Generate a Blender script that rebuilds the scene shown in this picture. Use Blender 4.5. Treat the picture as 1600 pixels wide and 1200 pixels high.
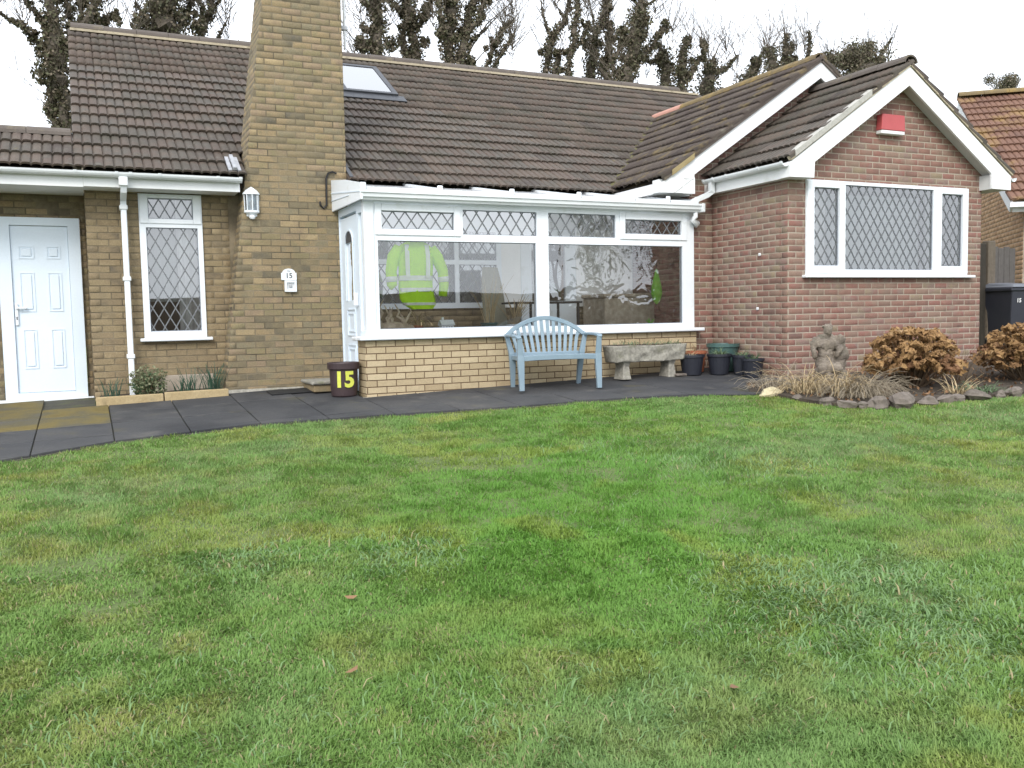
import bpy, math, random
import numpy as np
from mathutils import Vector, Matrix

for o in list(bpy.data.objects):
    bpy.data.objects.remove(o)
SC = bpy.context.scene
COL = SC.collection
random.seed(7)
RNG = np.random.default_rng(7)
R = math.radians

# ------------------------------------------------------------------ camera
cam_d = bpy.data.cameras.new('camera')
cam = bpy.data.objects.new('camera', cam_d)
COL.objects.link(cam)
yaw, pitch, roll = R(25.0), R(4.15), R(-1.146)
fwd = Vector((math.sin(yaw), math.cos(yaw), 0))
rgt = Vector((math.cos(yaw), -math.sin(yaw), 0))
upv = Vector((0, 0, 1))
f2 = fwd * math.cos(pitch) - upv * math.sin(pitch)
u2 = upv * math.cos(pitch) + fwd * math.sin(pitch)
r3 = rgt * math.cos(roll) + u2 * math.sin(roll)
u3 = u2 * math.cos(roll) - rgt * math.sin(roll)
CAM = Vector((0, 0, 0.873))
mw = Matrix.Identity(4)
for i in range(3):
    mw[i][0], mw[i][1], mw[i][2], mw[i][3] = r3[i], u3[i], -f2[i], CAM[i]
cam.matrix_world = mw
cam_d.sensor_width = 36
cam_d.sensor_fit = 'HORIZONTAL'
cam_d.lens = 36 * 1418 / 1600
cam_d.clip_start = 0.05
cam_d.clip_end = 2000
SC.camera = cam

# ------------------------------------------------------------------ world: bright white overcast
world = bpy.data.worlds.new('World')
SC.world = world
world.use_nodes = True
wn, wl = world.node_tree.nodes, world.node_tree.links
wn.clear()
SUN_EL, SUN_AZ = R(38), R(215)          # azimuth measured from +Y towards +X
sky = wn.new('ShaderNodeTexSky')
sky.sky_type = 'NISHITA'
sky.sun_disc = False
sky.sun_elevation = SUN_EL
sky.sun_rotation = SUN_AZ
sky.dust_density = 4.0
hs = wn.new('ShaderNodeHueSaturation')
hs.inputs['Saturation'].default_value = 0.25
mixw = wn.new('ShaderNodeMix')
mixw.data_type = 'RGBA'
mixw.inputs['Factor'].default_value = 0.82
mixw.inputs['B'].default_value = (10.0, 10.6, 11.5, 1)   # even cloud cover
bg = wn.new('ShaderNodeBackground')
bg.inputs['Strength'].default_value = 0.1
wo = wn.new('ShaderNodeOutputWorld')
wl.new(sky.outputs['Color'], hs.inputs['Color'])
wl.new(hs.outputs['Color'], mixw.inputs['A'])
wl.new(mixw.outputs['Result'], bg.inputs['Color'])
wl.new(bg.outputs['Background'], wo.inputs['Surface'])

sun_d = bpy.data.lights.new('sun', 'SUN')
sun_d.energy = 1.1
sun_d.angle = R(22)
sun_d.color = (1.0, 0.95, 0.88)
sun = bpy.data.objects.new('sun', sun_d)
COL.objects.link(sun)
sd = Vector((math.sin(SUN_AZ) * math.cos(SUN_EL), math.cos(SUN_AZ) * math.cos(SUN_EL), math.sin(SUN_EL)))
sun.rotation_euler = sd.to_track_quat('Z', 'Y').to_euler()

SC.view_settings.view_transform = 'Standard'
SC.view_settings.look = 'None'
SC.view_settings.exposure = 1.0
SC.view_settings.gamma = 1.0
SC.view_settings.use_curve_mapping = False

# ------------------------------------------------------------------ helpers
INV = {}

def gz(x, y):
    x = np.clip(x, -12, 13.5)
    y = np.clip(y, -5, 11.8)
    return 0.027 * (x - 2.8) + 0.065 * (y - 9.85)

def gzf(x, y):
    return float(gz(x, y))

def tag(o, label=None, cat=None, group=None, kind=None):
    if label: o['label'] = label
    if cat: o['category'] = cat
    if group: o['group'] = group
    if kind: o['kind'] = kind
    return o

def thing(name, label, cat, loc=(0, 0, 0), rz=0, group=None, world=False):
    o = bpy.data.objects.new(name, None)
    o.empty_display_size = 0.1
    COL.objects.link(o)
    o.location = loc
    o.rotation_euler = (0, 0, rz)
    if world:
        INV[o.name] = Matrix.Translation(-Vector(loc))
    return tag(o, label, cat, group)

def link(o, parent=None):
    COL.objects.link(o)
    if parent is not None:
        o.parent = parent
        if parent.name in INV:
            o.matrix_parent_inverse = INV[parent.name]
    return o

class MB:
    """collects polygons for one mesh"""
    def __init__(self):
        self.v, self.f = [], []
        self.M = None

    def add(self, vs, fs):
        b = len(self.v)
        if self.M is not None:
            vs = [tuple(self.M @ Vector(p)) for p in vs]
        self.v += [tuple(p) for p in vs]
        self.f += [tuple(b + i for i in f) for f in fs]
        return self

    def box(self, x0, x1, y0, y1, z0, z1):
        vs = [(x0, y0, z0), (x1, y0, z0), (x1, y1, z0), (x0, y1, z0), (x0, y0, z1), (x1, y0, z1), (x1, y1, z1), (x0, y1, z1)]
        return self.add(vs, [(0, 3, 2, 1), (4, 5, 6, 7), (0, 1, 5, 4), (1, 2, 6, 5), (2, 3, 7, 6), (3, 0, 4, 7)])

    def bbox(self, x0, x1, y0, y1, z0, z1, b=0.006):
        """box with chamfered edges"""
        b = min(b, (x1 - x0) * .45, (y1 - y0) * .45, (z1 - z0) * .45)
        X, Y, Z = (x0, x1), (y0, y1), (z0, z1)
        vs, idx = [], {}
        for i in (0, 1):
            for j in (0, 1):
                for k in (0, 1):
                    s = (1 - 2 * i, 1 - 2 * j, 1 - 2 * k)
                    for a in range(3):
                        p = [X[i] + s[0] * b, Y[j] + s[1] * b, Z[k] + s[2] * b]
                        p[a] = (X[i], Y[j], Z[k])[a]
                        idx[(i, j, k, a)] = len(vs); vs.append(tuple(p))
        fs = []
        for a in range(3):
            for s in (0, 1):
                o = [q for q in range(3) if q != a]
                loop = []
                for (m, n) in ((0, 0), (1, 0), (1, 1), (0, 1)):
                    c = [0, 0, 0]; c[a] = s; c[o[0]] = m; c[o[1]] = n
                    loop.append(idx[(c[0], c[1], c[2], a)])
                flip = (s == 0) ^ (a == 1)
                fs.append(tuple(reversed(loop)) if flip else tuple(loop))
        for a in range(3):          # edges along axis a
            o = [q for q in range(3) if q != a]
            for m in (0, 1):
                for n in (0, 1):
                    c0 = [0, 0, 0]; c0[o[0]] = m; c0[o[1]] = n
                    c1 = list(c0); c1[a] = 1
                    fs.append((idx[(*c0, o[0])], idx[(*c1, o[0])], idx[(*c1, o[1])], idx[(*c0, o[1])]))
        for i in (0, 1):
            for j in (0, 1):
                for k in (0, 1):
                    fs.append((idx[(i, j, k, 0)], idx[(i, j, k, 1)], idx[(i, j, k, 2)]))
        return self.add(vs, fs)

    def prism(self, poly, axis, a0, a1):
        """poly: 2D points in the plane normal to axis; axis 'y' -> (x,z), 'x' -> (y,z), 'z' -> (x,y)"""
        def P(p, a):
            return {'y': (p[0], a, p[1]), 'x': (a, p[0], p[1]), 'z': (p[0], p[1], a)}[axis]
        n = len(poly)
        vs = [P(p, a0) for p in poly] + [P(p, a1) for p in poly]
        fs = [tuple(range(n)), tuple(range(2 * n - 1, n - 1, -1))]
        fs += [(i, n + i, n + (i + 1) % n, (i + 1) % n) for i in range(n)]
        return self.add(vs, fs)

    def tube(self, pts, rad, n=8, cap=True):
        pts = [Vector(p) for p in pts]
        if not hasattr(rad, '__len__'): rad = [rad] * len(pts)
        vs, fs = [], []
        side = None
        for i, p in enumerate(pts):
            t = (pts[min(i + 1, len(pts) - 1)] - pts[max(i - 1, 0)])
            if t.length < 1e-9: t = Vector((0, 0, 1))
            t.normalize()
            if side is None:
                side = t.orthogonal().normalized()
            else:
                side = (side - t * side.dot(t))
                side = side.normalized() if side.length > 1e-6 else t.orthogonal().normalized()
            bi = t.cross(side)
            for k in range(n):
                a = 2 * math.pi * k / n
                vs.append(p + (side * math.cos(a) + bi * math.sin(a)) * rad[i])
        for i in range(len(pts) - 1):
            for k in range(n):
                fs.append((i * n + k, i * n + (k + 1) % n, (i + 1) * n + (k + 1) % n, (i + 1) * n + k))
        if cap:
            fs.append(tuple(range(n - 1, -1, -1)))
            fs.append(tuple((len(pts) - 1) * n + k for k in range(n)))
        return self.add(vs, fs)

    def sweep(self, pts, w, t, wdir, closed=False):
        """rectangular section: width w along wdir, thickness t across"""
        pts = [Vector(p) for p in pts]
        wd0 = Vector(wdir).normalized()
        vs, fs = [], []
        N = len(pts)
        for i, p in enumerate(pts):
            a = pts[max(i - 1, 0)]; b = pts[min(i + 1, N - 1)]
            tg = (b - a).normalized()
            wd = (wd0 - tg * wd0.dot(tg)).normalized()
            nd = tg.cross(wd)
            ww = w[i] if hasattr(w, '__len__') else w
            tt = t[i] if hasattr(t, '__len__') else t
            for (q, s) in ((-1, -1), (1, -1), (1, 1), (-1, 1)):
                vs.append(p + wd * (q * ww / 2) + nd * (s * tt / 2))
        for i in range(N - 1):
            for k in range(4):
                fs.append((i * 4 + k, i * 4 + (k + 1) % 4, (i + 1) * 4 + (k + 1) % 4, (i + 1) * 4 + k))
        fs.append((3, 2, 1, 0)); fs.append(tuple((N - 1) * 4 + k for k in range(4)))
        return self.add(vs, fs)

    def lathe(self, prof, n=20, c=(0, 0, 0), sx=1, sy=1):
        """prof: (r, z) from bottom to top"""
        vs, fs = [], []
        for (r, z) in prof:
            for k in range(n):
                a = 2 * math.pi * k / n
                vs.append((c[0] + r * sx * math.cos(a), c[1] + r * sy * math.sin(a), c[2] + z))
        for i in range(len(prof) - 1):
            for k in range(n):
                fs.append((i * n + k, i * n + (k + 1) % n, (i + 1) * n + (k + 1) % n, (i + 1) * n + k))
        fs.append(tuple(range(n - 1, -1, -1)))
        fs.append(tuple((len(prof) - 1) * n + k for k in range(n)))
        return self.add(vs, fs)

    def ring(self, x0, x1, z0, z1, w, y0, y1):
        """rectangular frame in the xz plane, bars butted"""
        self.box(x0, x0 + w, y0, y1, z0, z1)
        self.box(x1 - w, x1, y0, y1, z0, z1)
        self.box(x0 + w, x1 - w, y0, y1, z0, z0 + w)
        self.box(x0 + w, x1 - w, y0, y1, z1 - w, z1)
        return self

    def mesh(self, name, smooth=False):
        me = bpy.data.meshes.new(name)
        me.from_pydata(self.v, [], self.f)
        me.validate()
        if smooth:
            me.polygons.foreach_set('use_smooth', [True] * len(me.polygons))
        me.update()
        return me

    def build(self, name, mat, parent=None, smooth=False, bevel=0):
        me = self.mesh(name, smooth)
        me.materials.append(mat)
        o = bpy.data.objects.new(name, me)
        link(o, parent)
        if bevel:
            m = o.modifiers.new('bevel', 'BEVEL')
            m.width = bevel; m.segments = 2; m.limit_method = 'ANGLE'; m.angle_limit = R(40)
        return o

def np_mesh(name, verts, faces_flat, loop_tot, mat, parent=None, attrs=None, smooth=False):
    """fast mesh: verts (N,3), flat loop indices, sides per face"""
    me = bpy.data.meshes.new(name)
    verts = np.asarray(verts, dtype=np.float32)
    me.vertices.add(len(verts))
    me.vertices.foreach_set('co', verts.ravel())
    lt = np.asarray(loop_tot, dtype=np.int32)
    ls = np.zeros(len(lt), dtype=np.int32); ls[1:] = np.cumsum(lt)[:-1]
    me.loops.add(int(lt.sum()))
    me.loops.foreach_set('vertex_index', np.asarray(faces_flat, dtype=np.int32).ravel())
    me.polygons.add(len(lt))
    me.polygons.foreach_set('loop_start', ls)
    if smooth:
        me.polygons.foreach_set('use_smooth', np.ones(len(lt), dtype=bool))
    for an, av in (attrs or {}).items():
        av = np.asarray(av, dtype=np.float32)
        if av.ndim == 1:
            a = me.attributes.new(an, 'FLOAT', 'POINT'); a.data.foreach_set('value', av)
        else:
            a = me.attributes.new(an, 'FLOAT_COLOR', 'POINT')
            c = np.ones((len(av), 4), dtype=np.float32); c[:, :3] = av
            a.data.foreach_set('color', c.ravel())
    me.update(calc_edges=True)
    for m in (mat if isinstance(mat, (list, tuple)) else [mat]):
        me.materials.append(m)
    o = bpy.data.objects.new(name, me)
    return link(o, parent)

# ------------------------------------------------------------------ materials
M = {}

def nodes_of(m):
    m.use_nodes = True
    nt = m.node_tree
    nt.nodes.clear()
    out = nt.nodes.new('ShaderNodeOutputMaterial')
    return nt, nt.nodes, nt.links, out

def noise(nt, vec, scale, detail=4, rough=.55, dist=0):
    n = nt.nodes.new('ShaderNodeTexNoise')
    n.inputs['Scale'].default_value = scale
    n.inputs['Detail'].default_value = detail
    n.inputs['Roughness'].default_value = rough
    n.inputs['Distortion'].default_value = dist
    nt.links.new(vec, n.inputs['Vector'])
    return n.outputs['Fac']

def math_n(nt, op, a, b=0.5, c=None):
    n = nt.nodes.new('ShaderNodeMath'); n.operation = op
    for i, v in enumerate((a, b, c)):
        if v is None: continue
        if isinstance(v, (int, float)): n.inputs[i].default_value = v
        else: nt.links.new(v, n.inputs[i])
    return n.outputs[0]

def ramp(nt, fac, stops):
    n = nt.nodes.new('ShaderNodeValToRGB')
    e = n.color_ramp.elements
    while len(e) < len(stops): e.new(0.5)
    for i, (p, c) in enumerate(stops):
        e[i].position = p; e[i].color = (*c, 1)
    nt.links.new(fac, n.inputs['Fac'])
    return n.outputs['Color']

def mixc(nt, fac, a, b, mode='MIX'):
    n = nt.nodes.new('ShaderNodeMix'); n.data_type = 'RGBA'; n.blend_type = mode
    for k, v in (('Factor', fac), ('A', a), ('B', b)):
        s = n.inputs[k] if k == 'Factor' else [q for q in n.inputs if q.name == k and q.type == 'RGBA'][0]
        if isinstance(v, (int, float)): s.default_value = v
        elif isinstance(v, tuple): s.default_value = (*v, 1)
        else: nt.links.new(v, s)
    return [q for q in n.outputs if q.type == 'RGBA'][0]

def mat(name, cols, rough=.6, scale=6, rnd=0.0, bump=0.0, bscale=80, spec=.4, stretch=(1, 1, 1), stain=None, grain=0.15, metal=0.0, trans=0.0, objco=False):
    """cols: ramp colours driven by noise and, by the share rnd, by a random value per piece.
    stain: (colour, noise scale, threshold, amount)"""
    m = bpy.data.materials.new(name)
    nt, N, L, out = nodes_of(m)
    if objco:
        tc = N.new('ShaderNodeTexCoord'); pos = tc.outputs['Object']
    else:
        ge = N.new('ShaderNodeNewGeometry'); pos = ge.outputs['Position']
    mp = N.new('ShaderNodeMapping'); mp.inputs['Scale'].default_value = stretch
    L.new(pos, mp.inputs['Vector'])
    vec = mp.outputs['Vector']
    nz = noise(nt, vec, scale)
    nzs = math_n(nt, 'MULTIPLY_ADD', nz, 2.2, -0.6)
    fac = nzs
    if rnd > 0:
        oi = N.new('ShaderNodeObjectInfo')
        at = N.new('ShaderNodeAttribute'); at.attribute_name = 'rnd'
        rv = math_n(nt, 'FRACT', math_n(nt, 'ADD', oi.outputs['Random'], at.outputs['Fac']), 0)
        fac = math_n(nt, 'ADD', math_n(nt, 'MULTIPLY', rv, rnd), math_n(nt, 'MULTIPLY', nzs, 1 - rnd))
    n = len(cols)
    col = ramp(nt, fac, [(i / max(1, n - 1), c) for i, c in enumerate(cols)])
    if grain:
        g = noise(nt, pos, bscale * .7, 3)
        gf = math_n(nt, 'MULTIPLY_ADD', g, 2 * grain * 1.6, 1 - grain * 1.6)
        hv = N.new('ShaderNodeHueSaturation'); L.new(gf, hv.inputs['Value']); L.new(col, hv.inputs['Color'])
        col = hv.outputs['Color']
    for st in (stain if isinstance(stain, list) else [stain] if stain else []):
        sc, ss, th, am = st
        s = noise(nt, pos, ss, 5, .6)
        sf = N.new('ShaderNodeMapRange'); sf.inputs['From Min'].default_value = th; sf.inputs['From Max'].default_value = th + .14
        sf.inputs['To Max'].default_value = am
        L.new(s, sf.inputs['Value'])
        col = mixc(nt, sf.outputs['Result'], col, sc)
    b = N.new('ShaderNodeBsdfPrincipled')
    L.new(col, b.inputs['Base Color'])
    b.inputs['Roughness'].default_value = rough
    b.inputs['Specular IOR Level'].default_value = spec
    b.inputs['Metallic'].default_value = metal
    if bump:
        bn = noise(nt, pos, bscale, 4)
        bu = N.new('ShaderNodeBump'); bu.inputs['Strength'].default_value = bump; bu.inputs['Distance'].default_value = 0.01
        L.new(bn, bu.inputs['Height']); L.new(bu.outputs['Normal'], b.inputs['Normal'])
    sh = b.outputs['BSDF']
    if trans:
        tr = N.new('ShaderNodeBsdfTranslucent'); L.new(col, tr.inputs['Color'])
        mx = N.new('ShaderNodeMixShader'); mx.inputs['Fac'].default_value = trans
        L.new(sh, mx.inputs[1]); L.new(tr.outputs['BSDF'], mx.inputs[2]); sh = mx.outputs['Shader']
    L.new(sh, out.inputs['Surface'])
    M[name] = m
    return m

def glass(name, refl=.12, tint=(.93, .96, .96), wav=0.0, wscale=3, rough=0.0):
    m = bpy.data.materials.new(name)
    nt, N, L, out = nodes_of(m)
    tr = N.new('ShaderNodeBsdfTransparent'); tr.inputs['Color'].default_value = (*tint, 1)
    gl = N.new('ShaderNodeBsdfGlossy'); gl.inputs['Roughness'].default_value = rough
    fr = N.new('ShaderNodeFresnel'); fr.inputs['IOR'].default_value = 1.45
    fac = math_n(nt, 'ADD', math_n(nt, 'MULTIPLY', fr.outputs['Fac'], 1.3), refl)
    mx = N.new('ShaderNodeMixShader')
    L.new(fac, mx.inputs['Fac']); L.new(tr.outputs['BSDF'], mx.inputs[1]); L.new(gl.outputs['BSDF'], mx.inputs[2])
    if wav:
        ge = N.new('ShaderNodeNewGeometry')
        bn = noise(nt, ge.outputs['Position'], wscale, 2, .5, .6)
        bu = N.new('ShaderNodeBump'); bu.inputs['Strength'].default_value = wav; bu.inputs['Distance'].default_value = .05
        L.new(bn, bu.inputs['Height']); L.new(bu.outputs['Normal'], gl.inputs['Normal'])
    L.new(mx.outputs['Shader'], out.inputs['Surface'])
    M[name] = m
    return m

def attr_mat(name, attr='col', rough=.6, trans=.25, spec=.25):
    m = bpy.data.materials.new(name)
    nt, N, L, out = nodes_of(m)
    at = N.new('ShaderNodeAttribute'); at.attribute_name = attr
    b = N.new('ShaderNodeBsdfPrincipled'); b.inputs['Roughness'].default_value = rough
    b.inputs['Specular IOR Level'].default_value = spec
    L.new(at.outputs['Color'], b.inputs['Base Color'])
    tr = N.new('ShaderNodeBsdfTranslucent'); L.new(at.outputs['Color'], tr.inputs['Color'])
    mx = N.new('ShaderNodeMixShader'); mx.inputs['Fac'].default_value = trans
    L.new(b.outputs['BSDF'], mx.inputs[1]); L.new(tr.outputs['BSDF'], mx.inputs[2])
    L.new(mx.outputs['Shader'], out.inputs['Surface'])
    M[name] = m
    return m

mat('upvc', [(.74, .78, .82), (.80, .83, .86)], rough=.32, scale=1.5, grain=.03, stain=[((.50, .52, .46), 3, .58, .4), ((.42, .44, .36), 9, .66, .4)])
mat('upvc_blue', [(.66, .75, .84), (.72, .80, .88)], rough=.35, scale=1.5, grain=.03)
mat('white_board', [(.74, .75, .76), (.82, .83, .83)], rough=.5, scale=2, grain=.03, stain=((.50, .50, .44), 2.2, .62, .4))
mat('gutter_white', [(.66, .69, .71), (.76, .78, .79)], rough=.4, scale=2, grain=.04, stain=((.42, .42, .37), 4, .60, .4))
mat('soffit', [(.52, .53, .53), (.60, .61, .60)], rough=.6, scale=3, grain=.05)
mat('brick_buff', [(.10, .09, .078), (.15, .12, .08), (.215, .165, .10), (.235, .18, .108), (.25, .195, .112), (.27, .21, .125), (.22, .165, .095), (.30, .235, .14), (.36, .28, .17)], rough=.85, scale=6, rnd=.68, bump=.5, bscale=90, grain=.22,
    stain=[((.17, .14, .09), 2.6, .54, .45), ((.12, .11, .088), 9, .62, .5)])
mat('brick_chimney', [(.09, .085, .074), (.145, .122, .08), (.20, .163, .098), (.25, .188, .108), (.195, .168, .108), (.27, .20, .112), (.21, .178, .098), (.24, .178, .118), (.30, .23, .13), (.38, .29, .165)], rough=.88, scale=7, rnd=.8, bump=.5, bscale=90, grain=.22,
    stain=[((.175, .142, .082), 1.9, .54, .45), ((.12, .115, .085), 7, .62, .5)])
mat('brick_dwarf', [(.34, .26, .155), (.41, .325, .20), (.46, .37, .235), (.50, .41, .265)], rough=.8, scale=10, rnd=.8, bump=.35, bscale=110, grain=.15)
mat('brick_red', [(.10, .07, .062), (.17, .10, .08), (.21, .115, .09), (.235, .13, .10), (.225, .15, .115), (.25, .165, .125), (.235, .11, .088), (.225, .155, .13), (.235, .185, .12), (.27, .19, .145)], rough=.85, scale=6, rnd=.72, bump=.4, bscale=100, grain=.2,
    stain=[((.19, .145, .11), 2.3, .54, .5), ((.12, .09, .075), 7, .64, .5)])
mat('brick_orange', [(.33, .19, .11), (.44, .27, .155), (.52, .33, .19), (.38, .22, .125)], rough=.85, scale=9, rnd=.8, bump=.4, bscale=100, grain=.2)
mat('mortar_buff', [(.085, .07, .048), (.13, .107, .072), (.20, .165, .11), (.25, .205, .14)], rough=.95, scale=3.2, bump=.4, bscale=120, stain=((.08, .065, .045), 9, .56, .7))
mat('mortar_dark', [(.12, .08, .048), (.16, .11, .068)], rough=.95, scale=9, bump=.4, bscale=120)
mat('mortar_pale', [(.31, .26, .205), (.39, .34, .275)], rough=.95, scale=6, bump=.4, bscale=120, stain=[((.21, .155, .12), 1.6, .53, .6), ((.19, .14, .11), 6, .58, .45)])
mat('mortar_cream', [(.36, .31, .22), (.46, .40, .29)], rough=.95, scale=6, bump=.5, bscale=60, stain=((.16, .13, .09), 6, .55, .7))
mat('tile_brown', [(.036, .03, .026), (.062, .048, .04), (.075, .063, .05), (.086, .062, .048), (.078, .068, .056), (.10, .076, .058), (.092, .067, .054), (.125, .106, .082)], rough=.75, scale=3.5, rnd=.6, bump=.45, bscale=70, grain=.25,
    stain=[((.13, .118, .098), 7, .60, .6), ((.048, .045, .03), 2.2, .54, .6), ((.16, .13, .045), 9, .66, .7), ((.30, .28, .25), 13, .70, .8)])
mat('tile_lichen', [(.042, .034, .03), (.066, .05, .043), (.082, .065, .054), (.105, .082, .066)], rough=.85, scale=3.5, rnd=.5, bump=.45, bscale=70, grain=.25,
    stain=[((.20, .15, .06), 3, .55, .75), ((.16, .15, .12), 9, .58, .6), ((.055, .05, .035), 5, .58, .6), ((.33, .31, .27), 12, .70, .8)])
mat('tile_orange', [(.10, .052, .036), (.135, .068, .045), (.17, .088, .056), (.12, .066, .045)], rough=.8, scale=3, rnd=.6, bump=.45, bscale=70, grain=.25,
    stain=[((.26, .17, .05), 1.6, .54, .65)])
mat('ridge_clay', [(.085, .07, .06), (.13, .11, .095)], rough=.85, scale=4, rnd=.5, bump=.4, bscale=60, stain=((.19, .16, .10), 5, .56, .6))
mat('ridge_lichen', [(.13, .10, .06), (.20, .145, .06)], rough=.85, scale=6, rnd=.4, bump=.4, bscale=60, stain=((.25, .17, .055), 6, .5, .7))
mat('ridge_pink', [(.42, .22, .17), (.48, .26, .20)], rough=.8, scale=6, rnd=.4, bump=.2, bscale=60)
mat('cement', [(.36, .35, .32), (.46, .45, .41)], rough=.95, scale=6, bump=.5, bscale=60, stain=((.16, .15, .12), 6, .58, .7))
mat('moss_pale', [(.28, .22, .11), (.36, .29, .15)], rough=.95, scale=6, bump=.6, bscale=60)
mat('lead', [(.05, .053, .06), (.085, .088, .097)], rough=.5, scale=12, metal=.3)
mat('lead_flash', [(.30, .31, .33), (.45, .46, .48)], rough=.5, scale=9, metal=.2)
mat('came', [(.13, .14, .15), (.18, .19, .20)], rough=.55, scale=20)
mat('slab', [(.032, .034, .038), (.046, .047, .051), (.06, .06, .062), (.08, .077, .075)], rough=.8, scale=1.6, rnd=.4, bump=.35, bscale=55, grain=.2, spec=.35,
    stain=[((.026, .027, .031), 1.3, .50, .7), ((.10, .09, .045), 1.7, .58, .6), ((.13, .122, .11), 3.2, .60, .5), ((.22, .20, .17), 11, .68, .5)])
mat('slab_moss', [(.115, .085, .028), (.15, .115, .035), (.10, .088, .05), (.095, .09, .08)], rough=.9, scale=2.6, rnd=.2, bump=.6, bscale=80, grain=.25)
mat('joint', [(.05, .05, .04), (.075, .07, .05)], rough=.95, scale=9, bump=.5, stain=((.09, .10, .035), 3, .52, .7))
mat('kerb', [(.33, .25, .13), (.42, .33, .19)], rough=.9, scale=7, bump=.4, bscale=70, grain=.2, stain=((.14, .12, .07), 4, .58, .6))
mat('soil', [(.03, .023, .018), (.06, .047, .035), (.085, .066, .048)], rough=.95, scale=12, bump=1.0, bscale=45, grain=.3)
mat('lawn_soil', [(.075, .105, .032), (.10, .135, .042), (.13, .145, .06)], rough=.95, scale=5, bump=.8, bscale=60, grain=.3)
mat('black_plastic', [(.017, .019, .027), (.028, .03, .04)], rough=.45, scale=5, grain=.1, stain=((.07, .065, .06), 6, .6, .5))
mat('brown_plastic', [(.04, .026, .028), (.055, .036, .038)], rough=.45, scale=5, grain=.1, stain=((.10, .085, .08), 6, .62, .4))
mat('bin_plastic', [(.028, .03, .042), (.038, .04, .052)], rough=.5, scale=4, grain=.1)
mat('bin_lid', [(.13, .14, .165), (.16, .17, .195)], rough=.5, scale=4, grain=.1)
mat('green_plastic', [(.05, .10, .095), (.065, .125, .115)], rough=.4, scale=4, grain=.1)
mat('terracotta', [(.27, .085, .04), (.34, .115, .06)], rough=.8, scale=6, bump=.2)
mat('bench_blue', [(.19, .265, .32), (.24, .315, .37)], rough=.42, scale=3, grain=.06, stain=((.16, .22, .22), 5, .6, .5))
mat('stone_grey', [(.20, .19, .165), (.29, .275, .235), (.36, .345, .295)], rough=.9, scale=7, rnd=.3, bump=.9, bscale=40, grain=.3, stain=[((.17, .17, .08), 5, .56, .6), ((.08, .078, .065), 9, .6, .6)])
mat('stone_pink', [(.11, .092, .075), (.16, .135, .115), (.22, .19, .165)], rough=.9, scale=6, rnd=.5, bump=.8, bscale=30, grain=.3, stain=((.09, .08, .06), 6, .56, .6))
mat('stone_cream', [(.44, .38, .24), (.54, .47, .31)], rough=.9, scale=6, bump=.5, bscale=30, grain=.2)
mat('statue', [(.12, .10, .085), (.19, .16, .13), (.26, .22, .175)], rough=.9, scale=9, bump=.9, bscale=50, grain=.3, stain=((.10, .095, .07), 8, .55, .6))
mat('wood_old', [(.105, .085, .065), (.15, .125, .095)], rough=.9, scale=5, stretch=(8, 8, .6), bump=.5, bscale=30, grain=.2)
mat('wood_dark', [(.03, .026, .02), (.05, .042, .032)], rough=.9, scale=5, stretch=(8, 8, .6), bump=.5, bscale=30)
mat('fence_panel', [(.085, .078, .072), (.11, .10, .095)], rough=.9, scale=5, stretch=(8, 8, .6), bump=.4, bscale=30)
mat('alarm_red', [(.42, .075, .078), (.48, .095, .098)], rough=.45, scale=4, grain=.05)
mat('hivis', [(.55, .93, .015), (.60, .96, .02)], rough=.75, scale=6, grain=.08, trans=.25)
mat('reflective', [(.62, .64, .62), (.72, .74, .72)], rough=.4, scale=8, grain=.05)
mat('green_fabric', [(.13, .42, .02), (.17, .50, .03)], rough=.7, scale=9, grain=.1)
mat('bark', [(.085, .072, .055), (.12, .10, .078)], rough=.95, scale=6, bump=.8, bscale=18)
mat('straw', [(.30, .22, .12), (.40, .31, .18), (.47, .38, .24)], rough=.85, scale=9, rnd=.5, grain=.2)
mat('straw_grey', [(.20, .165, .12), (.28, .235, .17), (.34, .29, .22)], rough=.85, scale=9, rnd=.5, grain=.2)
mat('twig', [(.10, .07, .045), (.15, .105, .065)], rough=.9, scale=9)
mat('hydrangea', [(.11, .06, .032), (.20, .112, .05), (.30, .175, .075), (.39, .24, .105), (.34, .235, .13)], rough=.85, scale=7, rnd=.45, grain=.25, trans=.2)
mat('hydrangea_red', [(.15, .075, .04), (.21, .11, .055), (.26, .145, .075)], rough=.85, scale=7, rnd=.45, grain=.25, trans=.2)
mat('leaf_green', [(.035, .075, .035), (.06, .115, .05), (.085, .14, .07)], rough=.6, scale=14, rnd=.5, grain=.15, trans=.2)
mat('leaf_bulb', [(.045, .10, .065), (.06, .13, .085)], rough=.55, scale=14, rnd=.5, grain=.1, trans=.2)
mat('leaf_pale', [(.10, .13, .06), (.20, .22, .12), (.30, .31, .20)], rough=.6, scale=20, rnd=.6, grain=.15, trans=.2)
mat('sage', [(.13, .19, .10), (.18, .25, .14)], rough=.7, scale=14, rnd=.4, trans=.2)
mat('curtain', [(.74, .75, .74), (.82, .83, .82)], rough=.9, scale=3, grain=.04, trans=.35)
mat('blind', [(.24, .27, .265), (.30, .33, .325)], rough=.9, scale=3, grain=.04)
mat('room', [(.16, .145, .125), (.20, .18, .155)], rough=.9, scale=2)
mat('inner_wall', [(.78, .77, .75), (.83, .82, .80)], rough=.9, scale=2, grain=.04)
mat('floor_tile', [(.12, .08, .06), (.16, .11, .08)], rough=.6, scale=3)
mat('chair_tan', [(.25, .24, .18), (.30, .285, .215)], rough=.8, scale=6)
mat('table_dark', [(.03, .028, .026), (.045, .04, .036)], rough=.5, scale=6)
mat('driftwood', [(.34, .27, .20), (.46, .38, .29), (.56, .48, .38)], rough=.9, scale=12, bump=.6, bscale=30, grain=.2)
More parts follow.
